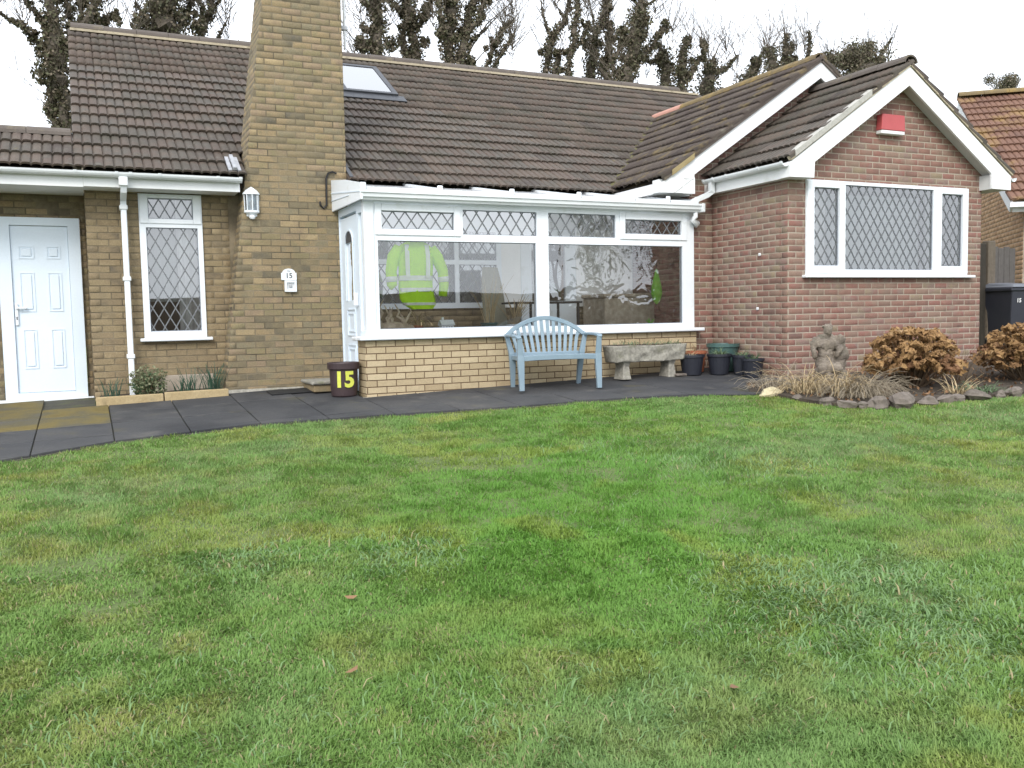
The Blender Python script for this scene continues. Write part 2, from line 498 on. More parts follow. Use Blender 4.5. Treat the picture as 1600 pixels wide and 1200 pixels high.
mat('rubber', [(.012, .012, .013), (.02, .02, .02)], rough=.8, scale=20, bump=.5)
mat('cable', [(.012, .012, .014), (.018, .018, .02)], rough=.5)
mat('paint_yellow', [(.52, .55, .07), (.60, .62, .10)], rough=.6, scale=30, grain=.1)
mat('print_dark', [(.03, .03, .035), (.04, .04, .045)], rough=.6)
mat('print_white', [(.72, .72, .72), (.78, .78, .78)], rough=.6)
mat('hedge_brown', [(.10, .075, .055), (.15, .115, .085), (.18, .14, .105)], rough=.95, scale=2.5, bump=1, bscale=12, grain=.3)
mat('steel', [(.5, .51, .52), (.6, .61, .62)], rough=.3, metal=.8)
mat('flue', [(.62, .64, .66), (.72, .74, .76)], rough=.4)
mat('dead_leaf', [(.19, .105, .055), (.26, .15, .075), (.15, .085, .05)], rough=.8, scale=30, rnd=.7)
mat('grey_panel', [(.20, .22, .26), (.24, .26, .30)], rough=.6)
glass('glass', .10)
glass('glass_reflect', .24, tint=(.97, .985, .985))
glass('glass_wavy', .17, wav=.10, wscale=4)
glass('glass_sky', .38, tint=(.7, .77, .92))
glass('polycarb', .03, tint=(.93, .94, .94), rough=.3)
glass('glass_cons', .13, tint=(.98, .99, .99))
glass('glass_toplight', .40, tint=(.97, .985, .985))
glass('lamp_glass', .08, tint=(.8, .84, .86), rough=.2)
attr_mat('grass_blade', rough=.55, trans=.3)
attr_mat('ivy_leaf', rough=.6, trans=.12)
# ------------------------------------------------------------------ ground, patio, beds
EDGE = [(-14, 5.6), (-6, 6.4), (-2.5, 7.5), (-.67, 8.2), (-.22, 8.43), (.18, 8.61), (.82, 8.70), (1.53, 8.79), (2.63, 8.66), (3.92, 8.43), (4.67, 8.40), (5.76, 8.22), (6.5, 7.98), (6.72, 7.6), (6.74, 6.95), (6.92, 6.66), (7.27, 6.57), (7.92, 6.50), (8.92, 6.38), (11, 6.2), (14, 6.0)]
EX = np.array([p[0] for p in EDGE]); EY = np.array([p[1] for p in EDGE])

def edge_y(x):
    return np.interp(x, EX, EY)

def vnoise(x, y, seed=0):
    """smooth value noise, numpy"""
    xi = np.floor(x).astype(np.int64); yi = np.floor(y).astype(np.int64)
    fx = x - xi; fy = y - yi
    fx = fx * fx * (3 - 2 * fx); fy = fy * fy * (3 - 2 * fy)
    def h(a, b):
        n = (a * 374761393 + b * 668265263 + seed * 1442695041) & 0x7fffffff
        n = ((n ^ (n >> 13)) * 1274126177) & 0x7fffffff
        return ((n ^ (n >> 16)) & 0xffff) / 65535.0
    return (h(xi, yi) * (1 - fx) + h(xi + 1, yi) * fx) * (1 - fy) + (h(xi, yi + 1) * (1 - fx) + h(xi + 1, yi + 1) * fx) * fy

def fbm(x, y, seed=0, o=3):
    s = 0; a = .5; t = 0
    for k in range(o):
        s = s + a * vnoise(x * 2 ** k, y * 2 ** k, seed + k * 17); t += a; a *= .5
    return s / t

def lawn_h(x, y):
    """height of the lawn surface: the slope with gentle lumps away from the paving"""
    d = np.clip((edge_y(x) - .15 - y) / .6, 0, 1)
    return gz(x, y) + d * (.035 * (fbm(x * 1.3, y * 1.3, 3) - .5) + .02 * (fbm(x * 5, y * 5, 5, 2) - .5))

xs = np.unique(np.concatenate([np.array([-160, -90, -50, -30, -20, -14.]), np.arange(-10, 14.01, .2), np.array([18, 25, 40, 70, 120, 180.])]))
ys = np.unique(np.concatenate([np.array([-90, -50, -30, -18, -10, -5, -3.]), np.arange(-2, 10.01, .2), np.array([11.8, 14, 18, 30, 60, 120, 200.])]))
gx, gy = np.meshgrid(xs, ys)
vz = lawn_h(gx, gy)
nv = len(xs)
ii, jj = np.meshgrid(np.arange(len(xs) - 1), np.arange(len(ys) - 1))
a = (jj * nv + ii).ravel()
quads = np.stack([a, a + 1, a + nv + 1, a + nv], 1)
ground = np_mesh('ground', np.stack([gx.ravel(), gy.ravel(), vz.ravel()], 1), quads.ravel(), np.full(len(quads), 4), M['lawn_soil'], smooth=True)
tag(ground, kind='structure')

def sheet(name, poly, dz, m, kind='structure', thick=.05):
    """flat sheet that follows the slope of the ground"""
    mb = MB()
    n = len(poly)
    vs = [(x, y, gzf(x, y) + dz) for x, y in poly] + [(x, y, gzf(x, y) + dz - thick) for x, y in poly]
    mb.add(vs, [tuple(range(n)), tuple(range(2 * n - 1, n - 1, -1))] + [(i, n + i, n + (i + 1) % n, (i + 1) % n) for i in range(n)])
    o = mb.build(name, m)
    return tag(o, kind=kind)

patio_poly = [(-7, 6.35), (-2.5, 7.5), (-.67, 8.2), (.18, 8.6), (1.53, 8.78), (2.63, 8.65), (3.92, 8.42), (5.76, 8.2), (6.6, 7.95), (7.0, 8.5), (7.63, 8.5), (7.63, 9.95), (7.27, 9.95), (7.27, 11.35), (2.96, 11.35), (2.96, 11.0), (1.43, 11.0), (1.43, 10.9), (.05, 10.9), (.05, 11.74), (-7, 11.74)]
patio = sheet('patio', patio_poly, .006, M['joint'])

def clip_poly(poly, keep):
    """Sutherland-Hodgman against the half plane a*x+b*y<=c"""
    a, b, c = keep
    out = []
    for i in range(len(poly)):
        p, q = poly[i], poly[(i + 1) % len(poly)]
        dp, dq = a * p[0] + b * p[1] - c, a * q[0] + b * q[1] - c
        if dp <= 0: out.append(p)
        if (dp < 0) != (dq < 0) and abs(dp - dq) > 1e-9:
            t = dp / (dp - dq)
            out.append((p[0] + (q[0] - p[0]) * t, p[1] + (q[1] - p[1]) * t))
    return out

# paving slabs, each laid a little unevenly
for i in range(-10, 12):
    for j in range(0, 6):
        x0 = .18 + i * .643; x1 = x0 + .633
        y0 = 7.65 + j * .643 + (.0 if i % 2 else .03); y1 = y0 + .631
        poly = [(x0, y0), (x1, y0), (x1, y1), (x0, y1)]
        ex0, ex1 = float(edge_y(np.array(x0))), float(edge_y(np.array(x1)))
        s = (ex1 - ex0) / (x1 - x0)
        poly = clip_poly(poly, (s, -1, s * x0 - ex0 - .03))      # behind the lawn edge
        lims = [(0, 1, 11.72 if x1 < .1 else 10.76 if x1 < 1.5 else 10.98 if x1 < 2.9 else 9.83)]
        if i >= 4 and x1 > 7.27: lims = [(0, 1, 9.9), (1, 0, 7.6)]
        for lm in lims: poly = clip_poly(poly, lm) if poly else poly
        if x1 > 6.6: poly = clip_poly(poly, (-.75, -.66, -(.75 * 6.55 + .66 * 7.98))) if poly else poly
        if len(poly) < 3: continue
        ar = abs(sum(poly[k][0] * poly[(k + 1) % len(poly)][1] - poly[(k + 1) % len(poly)][0] * poly[k][1] for k in range(len(poly)))) / 2
        if ar < .02: continue
        cx = sum(p[0] for p in poly) / len(poly); cy = sum(p[1] for p in poly) / len(poly)
        tx, ty, tz = random.uniform(-.006, .006), random.uniform(-.006, .006), random.uniform(.02, .026)
        top = [(p[0], p[1], gzf(*p) + tz + (p[0] - cx) * tx + (p[1] - cy) * ty) for p in poly]
        ins = [(cx + (p[0] - cx) * .985, cy + (p[1] - cy) * .985, p[2] + .004) for p in top]
        bot = [(p[0], p[1], gzf(p[0], p[1]) + .008) for p in top]
        n = len(poly)
        mb = MB().add(ins + top + bot, [tuple(range(n))] + [(n + q, n + (q + 1) % n, (q + 1) % n, q) for q in range(n)] + [(2 * n + q, 2 * n + (q + 1) % n, n + (q + 1) % n, n + q) for q in range(n)])
        mossy = x1 < .3 and cy > 9.6
        mb.build('slab', M['slab_moss' if mossy else 'slab'], patio)

# flower bed before the gable, and the small bed under the tall window
bed_poly = [(6.70, 7.9), (6.76, 7.0), (6.95, 6.72), (7.3, 6.62), (7.95, 6.55), (8.95, 6.44), (11, 6.26), (13.5, 6.05), (13.5, 8.5), (7.0, 8.5), (6.62, 7.98)]
tag(sheet('flower_bed', bed_poly, .035, M['soil'], thick=.1), kind='structure')
tag(sheet('window_bed', [(.1, 10.86), (1.42, 10.86), (1.42, 11.36), (.1, 11.36)], .06, M['soil'], thick=.1), kind='structure')

# ------------------------------------------------------------------ brick and tile systems
def brick_mesh(name):
    b, c = .012, .035
    vs = [(-.5, 1, -.5), (.5, 1, -.5), (.5, 1, .5), (-.5, 1, .5), (-.5, .07, -.5), (.5, .07, -.5), (.5, .07, .5), (-.5, .07, .5),
          (-.5 + b, 0, -.5 + c), (.5 - b, 0, -.5 + c), (.5 - b, 0, .5 - c), (-.5 + b, 0, .5 - c)]
    fs = [(8, 9, 10, 11), (4, 5, 9, 8), (5, 6, 10, 9), (6, 7, 11, 10), (7, 4, 8, 11), (0, 1, 5, 4), (1, 2, 6, 5), (2, 3, 7, 6), (3, 0, 4, 7)]
    return vs, fs

BV, BF = brick_mesh('brick')
BVn = np.array(BV, dtype=np.float32); BFn = np.array(BF, dtype=np.int32)
BRICKS = {}

def sub_rect(r, h):
    """rectangle r minus rectangle h, both (u0,u1,z0,z1)"""
    u0, u1, z0, z1 = r; a, b, c, d = h
    if b <= u0 or a >= u1 or d <= z0 or c >= z1: return [r]
    out = []
    if a > u0: out.append((u0, a, z0, z1))
    if b < u1: out.append((b, u1, z0, z1))
    m0, m1 = max(u0, a), min(u1, b)
    if c > z0: out.append((m0, m1, z0, c))
    if d < z1: out.append((m0, m1, d, z1))
    return out

def bricks(key, wall, matn, O, th, u0, u1, z0, z1, holes=(), lim=None, skip=None, course=.075, bl=.225, off=0., xs=None, jt=.0055):
    n = int(math.ceil((z1 - z0) / course))
    cs, sn = math.cos(th), math.sin(th)
    nx, ny = sn, -cs
    for j in range(n):
        za, zb = z0 + j * course, z0 + (j + 1) * course
        zc = (za + zb) / 2
        lo, hi = (u0, u1) if lim is None else lim(zc)
        lo, hi = max(lo, u0), min(hi, u1)
        st = off + (j % 2) * bl / 2 - 2 * bl
        k = int((lo - st) / bl) - 1
        while st + k * bl < hi:
            a, b = max(st + k * bl + jt, lo + .002), min(st + (k + 1) * bl - jt, hi - .002)
            k += 1
            if b - a < .025: continue
            rs = [(a, b, za + jt, min(zb - jt, z1))]
            for h in holes:
                rs = [q for r in rs for q in sub_rect(r, h)]
            for (a2, b2, c2, d2) in rs:
                if b2 - a2 < .02 or d2 - c2 < .015: continue
                uc, zz = (a2 + b2) / 2, (c2 + d2) / 2
                ox = O[0] + (xs(zz) if xs else 0)
                jit = random.uniform(-.0015, .0025)
                x, y = ox + cs * uc - nx * jit, O[1] + sn * uc - ny * jit
                if skip and skip(x, y, zz): continue
                d = Vector((x, y, zz)) - CAM
                sc = -(d.x * nx + d.y * ny) / d.length ** 3 * (b2 - a2) * (d2 - c2)
                BRICKS.setdefault(key, []).append((sc, wall, matn, (x, y, zz), th, b2 - a2, d2 - c2))

def flush_bricks(key, parent, limit=300):
    L = sorted(BRICKS.get(key, []), key=lambda t: -t[0])
    meshes = {}
    for (sc, wall, matn, p, th, w, h) in L[:limit]:
        if matn not in meshes:
            me = bpy.data.meshes.new('brick'); me.from_pydata(BV, [], BF); me.materials.append(M[matn]); me.update(); meshes[matn] = me
        o = bpy.data.objects.new('brick', meshes[matn])
        COL.objects.link(o)
        o.parent = wall
        o.location = p; o.rotation_euler = (random.uniform(-.004, .004), 0, th); o.scale = (w, .03, h)
    rest = L[limit:]
    if not rest: return
    mats = sorted({r[2] for r in rest})
    V, A, MI = [], [], []
    for (sc, wall, matn, p, th, w, h) in rest:
        v = BVn * np.array([w, .03, h], dtype=np.float32)
        c, s = math.cos(th), math.sin(th)
        V.append(np.stack([c * v[:, 0] - s * v[:, 1] + p[0], s * v[:, 0] + c * v[:, 1] + p[1], v[:, 2] + p[2]], 1))
        A.append(np.full(len(v), random.random())); MI.append(mats.index(matn))
    nb = len(rest)
    F = (BFn[None] + (np.arange(nb) * len(BV))[:, None, None]).reshape(-1)
    o = np_mesh('brickwork', np.concatenate(V), F, np.full(nb * len(BF), 4), [M[m] for m in mats], parent, {'rnd': np.concatenate(A)})
    o.data.polygons.foreach_set('material_index', np.repeat(np.array(MI, dtype=np.int32), len(BF)))
    tag(o, kind='stuff')

def cells(mb, O, th, u0, u1, z0, z1, holes, y0, y1):
    """slab of wall with rectangular openings, made of butted boxes"""
    mb.M = Matrix.Translation((O[0], O[1], 0)) @ Matrix.Rotation(th, 4, 'Z')
    us = sorted({u0, u1, *[min(max(h[k], u0), u1) for h in holes for k in (0, 1)]})
    for a, b in zip(us[:-1], us[1:]):
        zs = [(z0, z1)]
        for h in holes:
            if h[0] < b - 1e-6 and h[1] > a + 1e-6:
                zs = [(c, d) for (p, q) in zs for (c, d) in ((p, min(q, h[2])), (max(p, h[3]), q)) if d - c > 1e-4]
        for c, d in zs:
            mb.box(a, b, y0, y1, c, d)
    mb.M = None
    return mb

# tile: x across, y up the slope, z out of the roof
TW = .30
def tile_geo():
    N = 13; vs, fs = [], []
    prof = [(u, .004 + .0225 * h) for u, h in ((0, 0), (.055, .85), (.165, 1), (.285, .8), (.333, 0), (.39, .85), (.50, 1), (.62, .8), (.667, 0), (.72, .85), (.835, 1), (.95, .8), (1, 0))]
    for (yy, zz) in ((.40, .0), (0.0, .036)):
        for (u, h) in prof: vs.append((u * TW, yy, zz + h))
    for (u, h) in prof: vs.append((u * TW, .002, h + .012))
    for k in range(N - 1):
        fs.append((k + 1, k, N + k, N + k + 1))
        fs.append((N + k + 1, N + k, 2 * N + k, 2 * N + k + 1))
    b = len(vs)
    vs += [(0, .0, .0), (0, .40, -.02), (TW, 0, .0), (TW, .40, -.02)]
    fs += [(0, b + 1, b, N), (N - 1 + N, b + 2, b + 3, N - 1)]
    return vs, fs

TV, TF = tile_geo()
TILES = {}

def roof_tiles(key, roof, matn, O, a, s, cols, rows, G, skip=None, W=TW):
    a, s, O = Vector(a), Vector(s), Vector(O)
    n = a.cross(s)
    for j in range(rows):
        for i in range(cols):
            p = O + a * (i * W) + s * (j * G)
            c = p + a * (W / 2) + s * (G / 2)
            if skip and skip(c): continue
            d = c - CAM
            sc = max(-(d.dot(n)) / d.length ** 3, 0)
            jr = random.uniform(-.008, .008)
            aa = (a + s * jr).normalized(); ss = (s - a * jr + n * random.uniform(-.006, .004)).normalized(); nn = aa.cross(ss)
            p = p + n * random.uniform(-.002, .003)
            m = Matrix.Identity(4)
            for r in range(3):
                m[r][0], m[r][1], m[r][2], m[r][3] = aa[r], ss[r], nn[r], p[r]
            TILES.setdefault(key, []).append((sc, roof, matn, m))

def flush_tiles(key, parent, limit=300):
    L = sorted(TILES.get(key, []), key=lambda t: -t[0])
    meshes = {}
    for (sc, roof, matn, m) in L[:limit]:
        if matn not in meshes:
            me = bpy.data.meshes.new('roof_tile'); me.from_pydata(TV, [], TF); me.materials.append(M[matn]); me.update(); meshes[matn] = me
        o = bpy.data.objects.new('roof_tile', meshes[matn]); COL.objects.link(o)
        o.parent = roof; o.matrix_basis = m
    rest = L[limit:]
    if not rest: return
    mats = sorted({r[2] for r in rest})
    tv = np.c_[np.array(TV), np.ones(len(TV))]
    V = [(tv @ np.array(m).T)[:, :3] for (_, _, _, m) in rest]
    A = np.repeat(RNG.random(len(rest)), len(TV))
    flat = np.concatenate([np.array(f) for f in TF]); lt = np.array([len(f) for f in TF])
    F = (flat[None] + (np.arange(len(rest)) * len(TV))[:, None]).ravel()
    o = np_mesh('roof_tiling', np.concatenate(V), F, np.tile(lt, len(rest)), [M[m] for m in mats], parent, {'rnd': A})
    o.data.polygons.foreach_set('material_index', np.repeat(np.array([mats.index(r[2]) for r in rest], dtype=np.int32), len(TF)))
    tag(o, kind='stuff')

def ridge_mesh(matn, L=.445, r=.115):
    mb = MB(); N = 9
    for (rr, x0, x1) in ((r, 0, L),):
        o = [(math.cos(math.pi * k / (N - 1)) * rr, math.sin(math.pi * k / (N - 1)) * rr * .85) for k in range(N)]
        i_ = [(x * .84, z * .82 - .004) for x, z in reversed(o)]
        mb.prism(o + i_, 'x', x0, x1)
    me = mb.mesh('ridge_tile'); me.materials.append(M[matn]); return me

def ridge_run(roof, p0, p1, matn, step=.45, matn2=None, n2=0):
    p0, p1 = Vector(p0), Vector(p1)
    d = (p1 - p0); n = int(d.length / step + .02); th = math.atan2(d.y, d.x)
    me = ridge_mesh(matn); me2 = ridge_mesh(matn2) if matn2 else None
    for k in range(n):
        o = bpy.data.objects.new('ridge_tile', me2 if (me2 and k < n2) else me); COL.objects.link(o)
        o.parent = roof
        o.location = p0 + d.normalized() * (k * step) + Vector((0, 0, random.uniform(-.004, .004)))
        o.rotation_euler = (0, random.uniform(-.006, .006), th)

def gutter(mb, axis, a0, a1, c, ztop, r=.055, t=.006):
    N = 9
    o = [(c + r * math.cos(math.pi + math.pi * k / (N - 1)), ztop + r * math.sin(math.pi + math.pi * k / (N - 1))) for k in range(N)]
    i_ = [(c + (r - t) * math.cos(math.pi + math.pi * k / (N - 1)), ztop + (r - t) * math.sin(math.pi + math.pi * k / (N - 1))) for k in range(N)]
    return mb.prism(o + i_[::-1], axis, a0, a1)

def leading(mb, x0, x1, z0, z1, w, h, y, bar=.0125, th=.004):
    cx, cz = (x0 + x1) / 2, (z0 + z1) / 2
    k = h / w
    n = int(((x1 - x0) + (z1 - z0) / k) / w) + 3
    for s in (1, -1):
        for q in range(-n, n + 1):
            # line z = cz + s*k*(x - cx - (q+.5)*w)
            xa, xb = x0, x1
            pts = []
            c = cx + (q + .5) * w
            for (xx) in (x0, x1):
                zz = cz + s * k * (xx - c)
                if z0 <= zz <= z1: pts.append((xx, zz))
            for zz in (z0, z1):
                xx = c + s * (zz - cz) / k
                if x0 < xx < x1: pts.append((xx, zz))
            if len(pts) >= 2:
                p, r_ = pts[0], pts[-1]
                if math.hypot(p[0] - r_[0], p[1] - r_[1]) > .02:
                    mb.sweep([(p[0], y + (.0005 if s > 0 else 0), p[1]), (r_[0], y + (.0005 if s > 0 else 0), r_[1])], bar, th, (0, 1, 0)) if False else mb.sweep([(p[0], y + (.0012 if s > 0 else 0), p[1]), (r_[0], y + (.0012 if s > 0 else 0), r_[1])], th, bar, (0, 1, 0))
    return mb

def window(house, outer, Y, lights, m='upvc', depth=.07, sill=None, proud=.014, holes_extra=()):
    """lights: (glass x0,x1,z0,z1, casement rect or None, (lead w,h) or None, glass material)"""
    x0, x1, z0, z1 = outer
    mb = MB()
    cells(mb, (0, Y), 0, x0, x1, z0, z1, [l[:4] for l in lights], 0, depth)
    w = mb.build('window', M[m], house)
    for l in lights:
        if l[4]:
            c = l[4]
            rb = MB()
            cells(rb, (0, Y), 0, c[0], c[1], c[2], c[3], [l[:4]], -proud, .0)
            rb.build('casement', M[m], w, bevel=.006)
        pb = MB()
        pb.add([(l[0] - .004, Y + .03, l[2] - .004), (l[1] + .004, Y + .03, l[2] - .004), (l[1] + .004, Y + .03, l[3] + .004), (l[0] - .004, Y + .03, l[3] + .004)], [(0, 1, 2, 3)])
        pb.build('pane', M[l[6]], w)
        gb = MB().ring(l[0] - .001, l[1] + .001, l[2] - .001, l[3] + .001, .009, Y + .018, Y + .029)
        gb.build('gasket', M['grey_panel'], w)
        if l[5]:
            leading(MB(), *l[:4], *l[5], Y + .026).build('leading', M['came'], w) if False else None
            lb = MB(); leading(lb, l[0], l[1], l[2], l[3], l[5][0], l[5][1], Y + .026)
            lb.build('leading', M['came'], w)
    if sill:
        sb = MB().bbox(sill[0], sill[1], sill[2], Y + .03, sill[3], sill[4], .008)
        sb.build('sill', M[m], w)
    return w
# ------------------------------------------------------------------ the bungalow
PI = math.pi
house = thing('bungalow', 'brick bungalow with tall tapered chimney, brown tiled roof and red brick gable', 'house', (4, 11.35, 0), world=True)
HB = 'bungalow'
t32, t34 = math.tan(R(32)), .6644

def wpart(name, mb, m, parent=house, **k):
    return mb.build(name, M[m], parent, **k)

# cream wall with the tall window
win_h = (.605, 1.295, .725, 2.385)
w_cream = wpart('buff_brick_wall', cells(MB(), (0, 11.35), 0, .05, 1.75, -.3, 2.42, [win_h], .004, .12), 'mortar_buff')
bricks(HB, w_cream, 'brick_buff', (0, 11.35), 0, .05, 1.6, -.02, 2.42, [win_h], off=.05)
# pale concrete plinth course showing above the small bed
wpart('plinth', MB().bbox(.66, 1.36, 11.325, 11.352, .07, .285, .006), 'mortar_pale')
# side return and left gable end
b = MB().box(.056, .15, 11.47, 19.3, -.3, 2.6)
b.prism([(11.36, 2.6), (19.0, 2.6), (15.16, 5.1)], 'x', .056, .15)
w_end = wpart('end_wall', b, 'mortar_buff')
bricks(HB, w_end, 'brick_buff', (.05, 12.0), -PI / 2, 0.0, .65, -.02, 2.42)

# recessed wall with the white door
door_h = (-.87, -.015, .04, 2.125)
w_door = wpart('doorway_wall', cells(MB(), (0, 11.75), 0, -6, .05, -.3, 2.42, [door_h], .002, .12), 'mortar_buff')
bricks(HB, w_door, 'brick_chimney', (0, 11.75), 0, -3.2, .045, -.02, 2.42, [door_h])

# chimney, tapered on its left edge
def xl(z): return 1.43 + .131 * (z - .08)
CH = 6.3
w_ch = wpart('chimney', MB().prism([(xl(-.3) + .002, -.3), (2.9565, -.3), (2.9565, CH), (xl(CH) + .002, CH)], 'y', 11.003, 11.62), 'mortar_buff')
bricks(HB, w_ch, 'brick_chimney', (0, 11.0), 0, 1.3, 2.96, -.02, CH, lim=lambda z: (xl(z), 2.96))
bricks(HB, w_ch, 'brick_chimney', (0, 11.62), -PI / 2, 0, .615, -.02, CH, xs=lambda z: xl(z), off=.1)
bricks(HB, w_ch, 'brick_chimney', (2.96, 11.0), PI / 2, 0.01, .6, 2.6, CH)
# cut damp course line at the foot: a rough cement skirting
wpart('cement_skirting', MB().prism([(10.965, -.1), (11.004, -.1), (11.004, .10), (10.992, .10), (10.965, .06)], 'x', 1.44, 2.82), 'stone_grey')

# red wing: front gable
gw_h = (7.905, 10.705, 1.325, 2.466)
gb_ = cells(MB(), (0, 8.5), 0, 7.636, 10.985, -.3, 2.55, [gw_h], .0028, .13)
gb_.prism([(7.636, 2.55), (10.985, 2.55), (10.985, 2.66), (9.41, 3.72), (7.636, 2.56)], 'y', 8.5028, 8.63)
w_gab = wpart('gable_wall', gb_, 'mortar_pale')
bricks(HB, w_gab, 'brick_red', (0, 8.5), 0, 7.633, 10.988, -.05, 3.72, [gw_h], jt=.0065, lim=lambda z: (7.633, 10.988) if z < 2.5 else (9.41 - (3.74 - z) / t34, 9.41 + (3.74 - z) / t34))
w_side = wpart('red_side_wall', MB().box(7.6328, 7.75, 8.64, 9.95, -.3, 2.55), 'mortar_pale')
bricks(HB, w_side, 'brick_red', (7.63, 9.95), -PI / 2, 0, 1.448, -.05, 2.52, off=.11, jt=.0065)
wpart('red_end_wall', MB().box(10.86, 10.985, 8.64, 17, -.3, 2.6), 'mortar_pale')
# middle gable wall
mg = MB().box(7.276, 11.6, 9.9528, 10.07, -.3, 2.62)
mg.prism([(7.276, 2.62), (11.6, 2.62), (11.6, 2.70), (9.36, 4.14), (7.276, 2.70)], 'y', 9.9528, 10.07)
w_mid = wpart('middle_gable_wall', mg, 'mortar_pale')
def hid(x, y, z):
    return x > 7.72 and z < 3.94 - t34 * abs(9.41 - x) - .16
bricks(HB, w_mid, 'brick_red', (0, 9.95), 0, 7.273, 11.0, -.05, 4.15, lim=lambda z: (7.273, 11.0) if z < 2.6 else (9.36 - (4.16 - z) / t34, min(11.0, 9.36 + (4.16 - z) / t34)), skip=hid, jt=.0065)
w_in = wpart('porch_side_wall', MB().box(7.276, 7.4, 10.075, 11.47, -.3, 2.62), 'mortar_pale')
bricks(HB, w_in, 'brick_red', (7.27, 11.35), -PI / 2, 0, 1.39, .0, 2.5)
# house wall inside the conservatory
iw_h = [(3.2, 5.16, 1.02, 2.1), (5.45, 6.32, .06, 2.1)]
w_inn = wpart('inner_wall', cells(MB(), (0, 11.35), 0, 2.955, 7.276, -.3, 2.5, iw_h, .0035, .12), 'mortar_buff')
wpart('plaster', cells(MB(), (0, 11.33), 0, 2.965, 7.26, 1.02, 2.44, iw_h, 0, .016), 'inner_wall')
bricks(HB, w_inn, 'brick_buff', (0, 11.35), 0, 2.965, 7.27, .02, 1.02, iw_h)
# back and far walls that close the house
bk = MB().box(.15, 10.86, 19.2, 19.3, -.3, 2.6)
wpart('back_wall', bk, 'mortar_buff')

# ---- roofs
k32 = (0, math.cos(R(32)), math.sin(R(32)))
rm = MB()
rm.add([(-.02, 11.03, 2.597), (11.6, 11.03, 2.597), (11.6, 15.16, 5.18), (-.02, 15.16, 5.18), (-.02, 19.5, 2.5), (11.6, 19.5, 2.5)], [(0, 1, 2, 3), (3, 2, 5, 4)])
r_main = wpart('main_roof', rm, 'tile_brown')
def skip_main(c):
    if 1.76 < c.x < 2.96 and c.y < 11.5: return True
    if c.y < 13.6 and c.x > 9.36 - (4.36 - 2.56 - t32 * (c.y - 10.9)) / t34 + .55: return True
    if 3.72 < c.x < 4.42 and 13.75 < c.y < 14.6: return True
    return False
roof_tiles(HB, r_main, 'tile_brown', (-.04, 10.88, 2.55), (1, 0, 0), k32, 38, 16, .3135, skip_main)
ridge_run(r_main, (.0, 15.16, 5.25), (11.2, 15.16, 5.25), 'ridge_clay')
mm = MB().sweep([(-.01, 15.04, 5.222), (2.0, 15.04, 5.218), (5, 15.04, 5.224), (11.2, 15.04, 5.22)], .035, .05, (0, 0, 1))
wpart('ridge_mortar', mm, 'mortar_cream', r_main)
vg = MB().sweep([(-.025, 10.9, 2.555), (-.025, 15.16, 5.215)], .03, .05, (1, 0, 0))
wpart('verge_mortar', vg, 'ridge_clay', r_main)

gr = MB()
gr.add([(-7, 10.93, 2.535), (-.02, 10.93, 2.535), (-.02, 11.67, 2.995), (-7, 11.67, 2.995), (-.02, 12.6, 2.45), (-7, 12.6, 2.45)], [(0, 1, 2, 3), (3, 2, 4, 5)])
r_low = wpart('low_roof', gr, 'tile_brown')
roof_tiles(HB, r_low, 'tile_brown', (-.042 - 23 * TW, 10.88, 2.55), (1, 0, 0), k32, 23, 3, .305)
ridge_run(r_low, (-6.8, 11.68, 3.03), (-.04, 11.68, 3.03), 'ridge_clay')

s_l = (math.cos(R(33.6)), 0, math.sin(R(33.6)))
s_r = (-math.cos(R(33.6)), 0, math.sin(R(33.6)))
md = MB()
md.add([(6.74, 9.80, 2.585), (6.74, 14.3, 2.585), (9.36, 14.3, 4.325), (9.36, 9.80, 4.325), (11.98, 14.3, 2.585), (11.98, 9.80, 2.585)], [(3, 2, 1, 0), (3, 5, 4, 2)])
r_mid = wpart('middle_gable_roof', md, 'tile_lichen')
def skip_mid(c):
    return c.z < 2.56 + t32 * (c.y - 10.9) - .32
roof_tiles(HB, r_mid, 'tile_lichen', (6.70, 9.74 + 15 * TW, 2.60), (0, -1, 0), s_l, 15, 10, .3165, skip_mid)
roof_tiles(HB, r_mid, 'tile_lichen', (12.02, 9.74, 2.60), (0, 1, 0), s_r, 15, 10, .3165)
ridge_run(r_mid, (9.36, 13.82, 4.345), (9.36, 9.75, 4.345), 'ridge_lichen', matn2='ridge_pink', n2=2)

wg = MB()
wg.add([(7.54, 8.34, 2.655), (7.54, 10.0, 2.655), (9.41, 10.0, 3.90), (9.41, 8.34, 3.90), (11.28, 10.0, 2.655), (11.28, 8.34, 2.655)], [(3, 2, 1, 0), (3, 5, 4, 2)])
r_wing = wpart('wing_roof', wg, 'tile_brown')
roof_tiles(HB, r_wing, 'tile_brown', (7.49, 8.285 + 6 * TW, 2.655), (0, -1, 0), s_l, 6, 7, .327)
roof_tiles(HB, r_wing, 'tile_brown', (11.33, 8.285, 2.655), (0, 1, 0), s_r, 6, 7, .327)
ridge_run(r_wing, (9.41, 8.29, 3.935), (9.41, 10.12, 3.935), 'ridge_clay')
# cement verges
for sgn in (-1, 1):
    wpart('verge_mortar', MB().sweep([(9.41 + sgn * 1.92, 8.315, 2.66), (9.41, 8.315, 3.925)], .05, .05, (0, 1, 0)), 'mortar_cream', r_wing)
    wpart('verge_mortar', MB().sweep([(9.36 + sgn * 2.62, 9.775, 2.60), (9.36, 9.775, 4.345)], .05, .05, (0, 1, 0)), 'ridge_clay', r_mid)

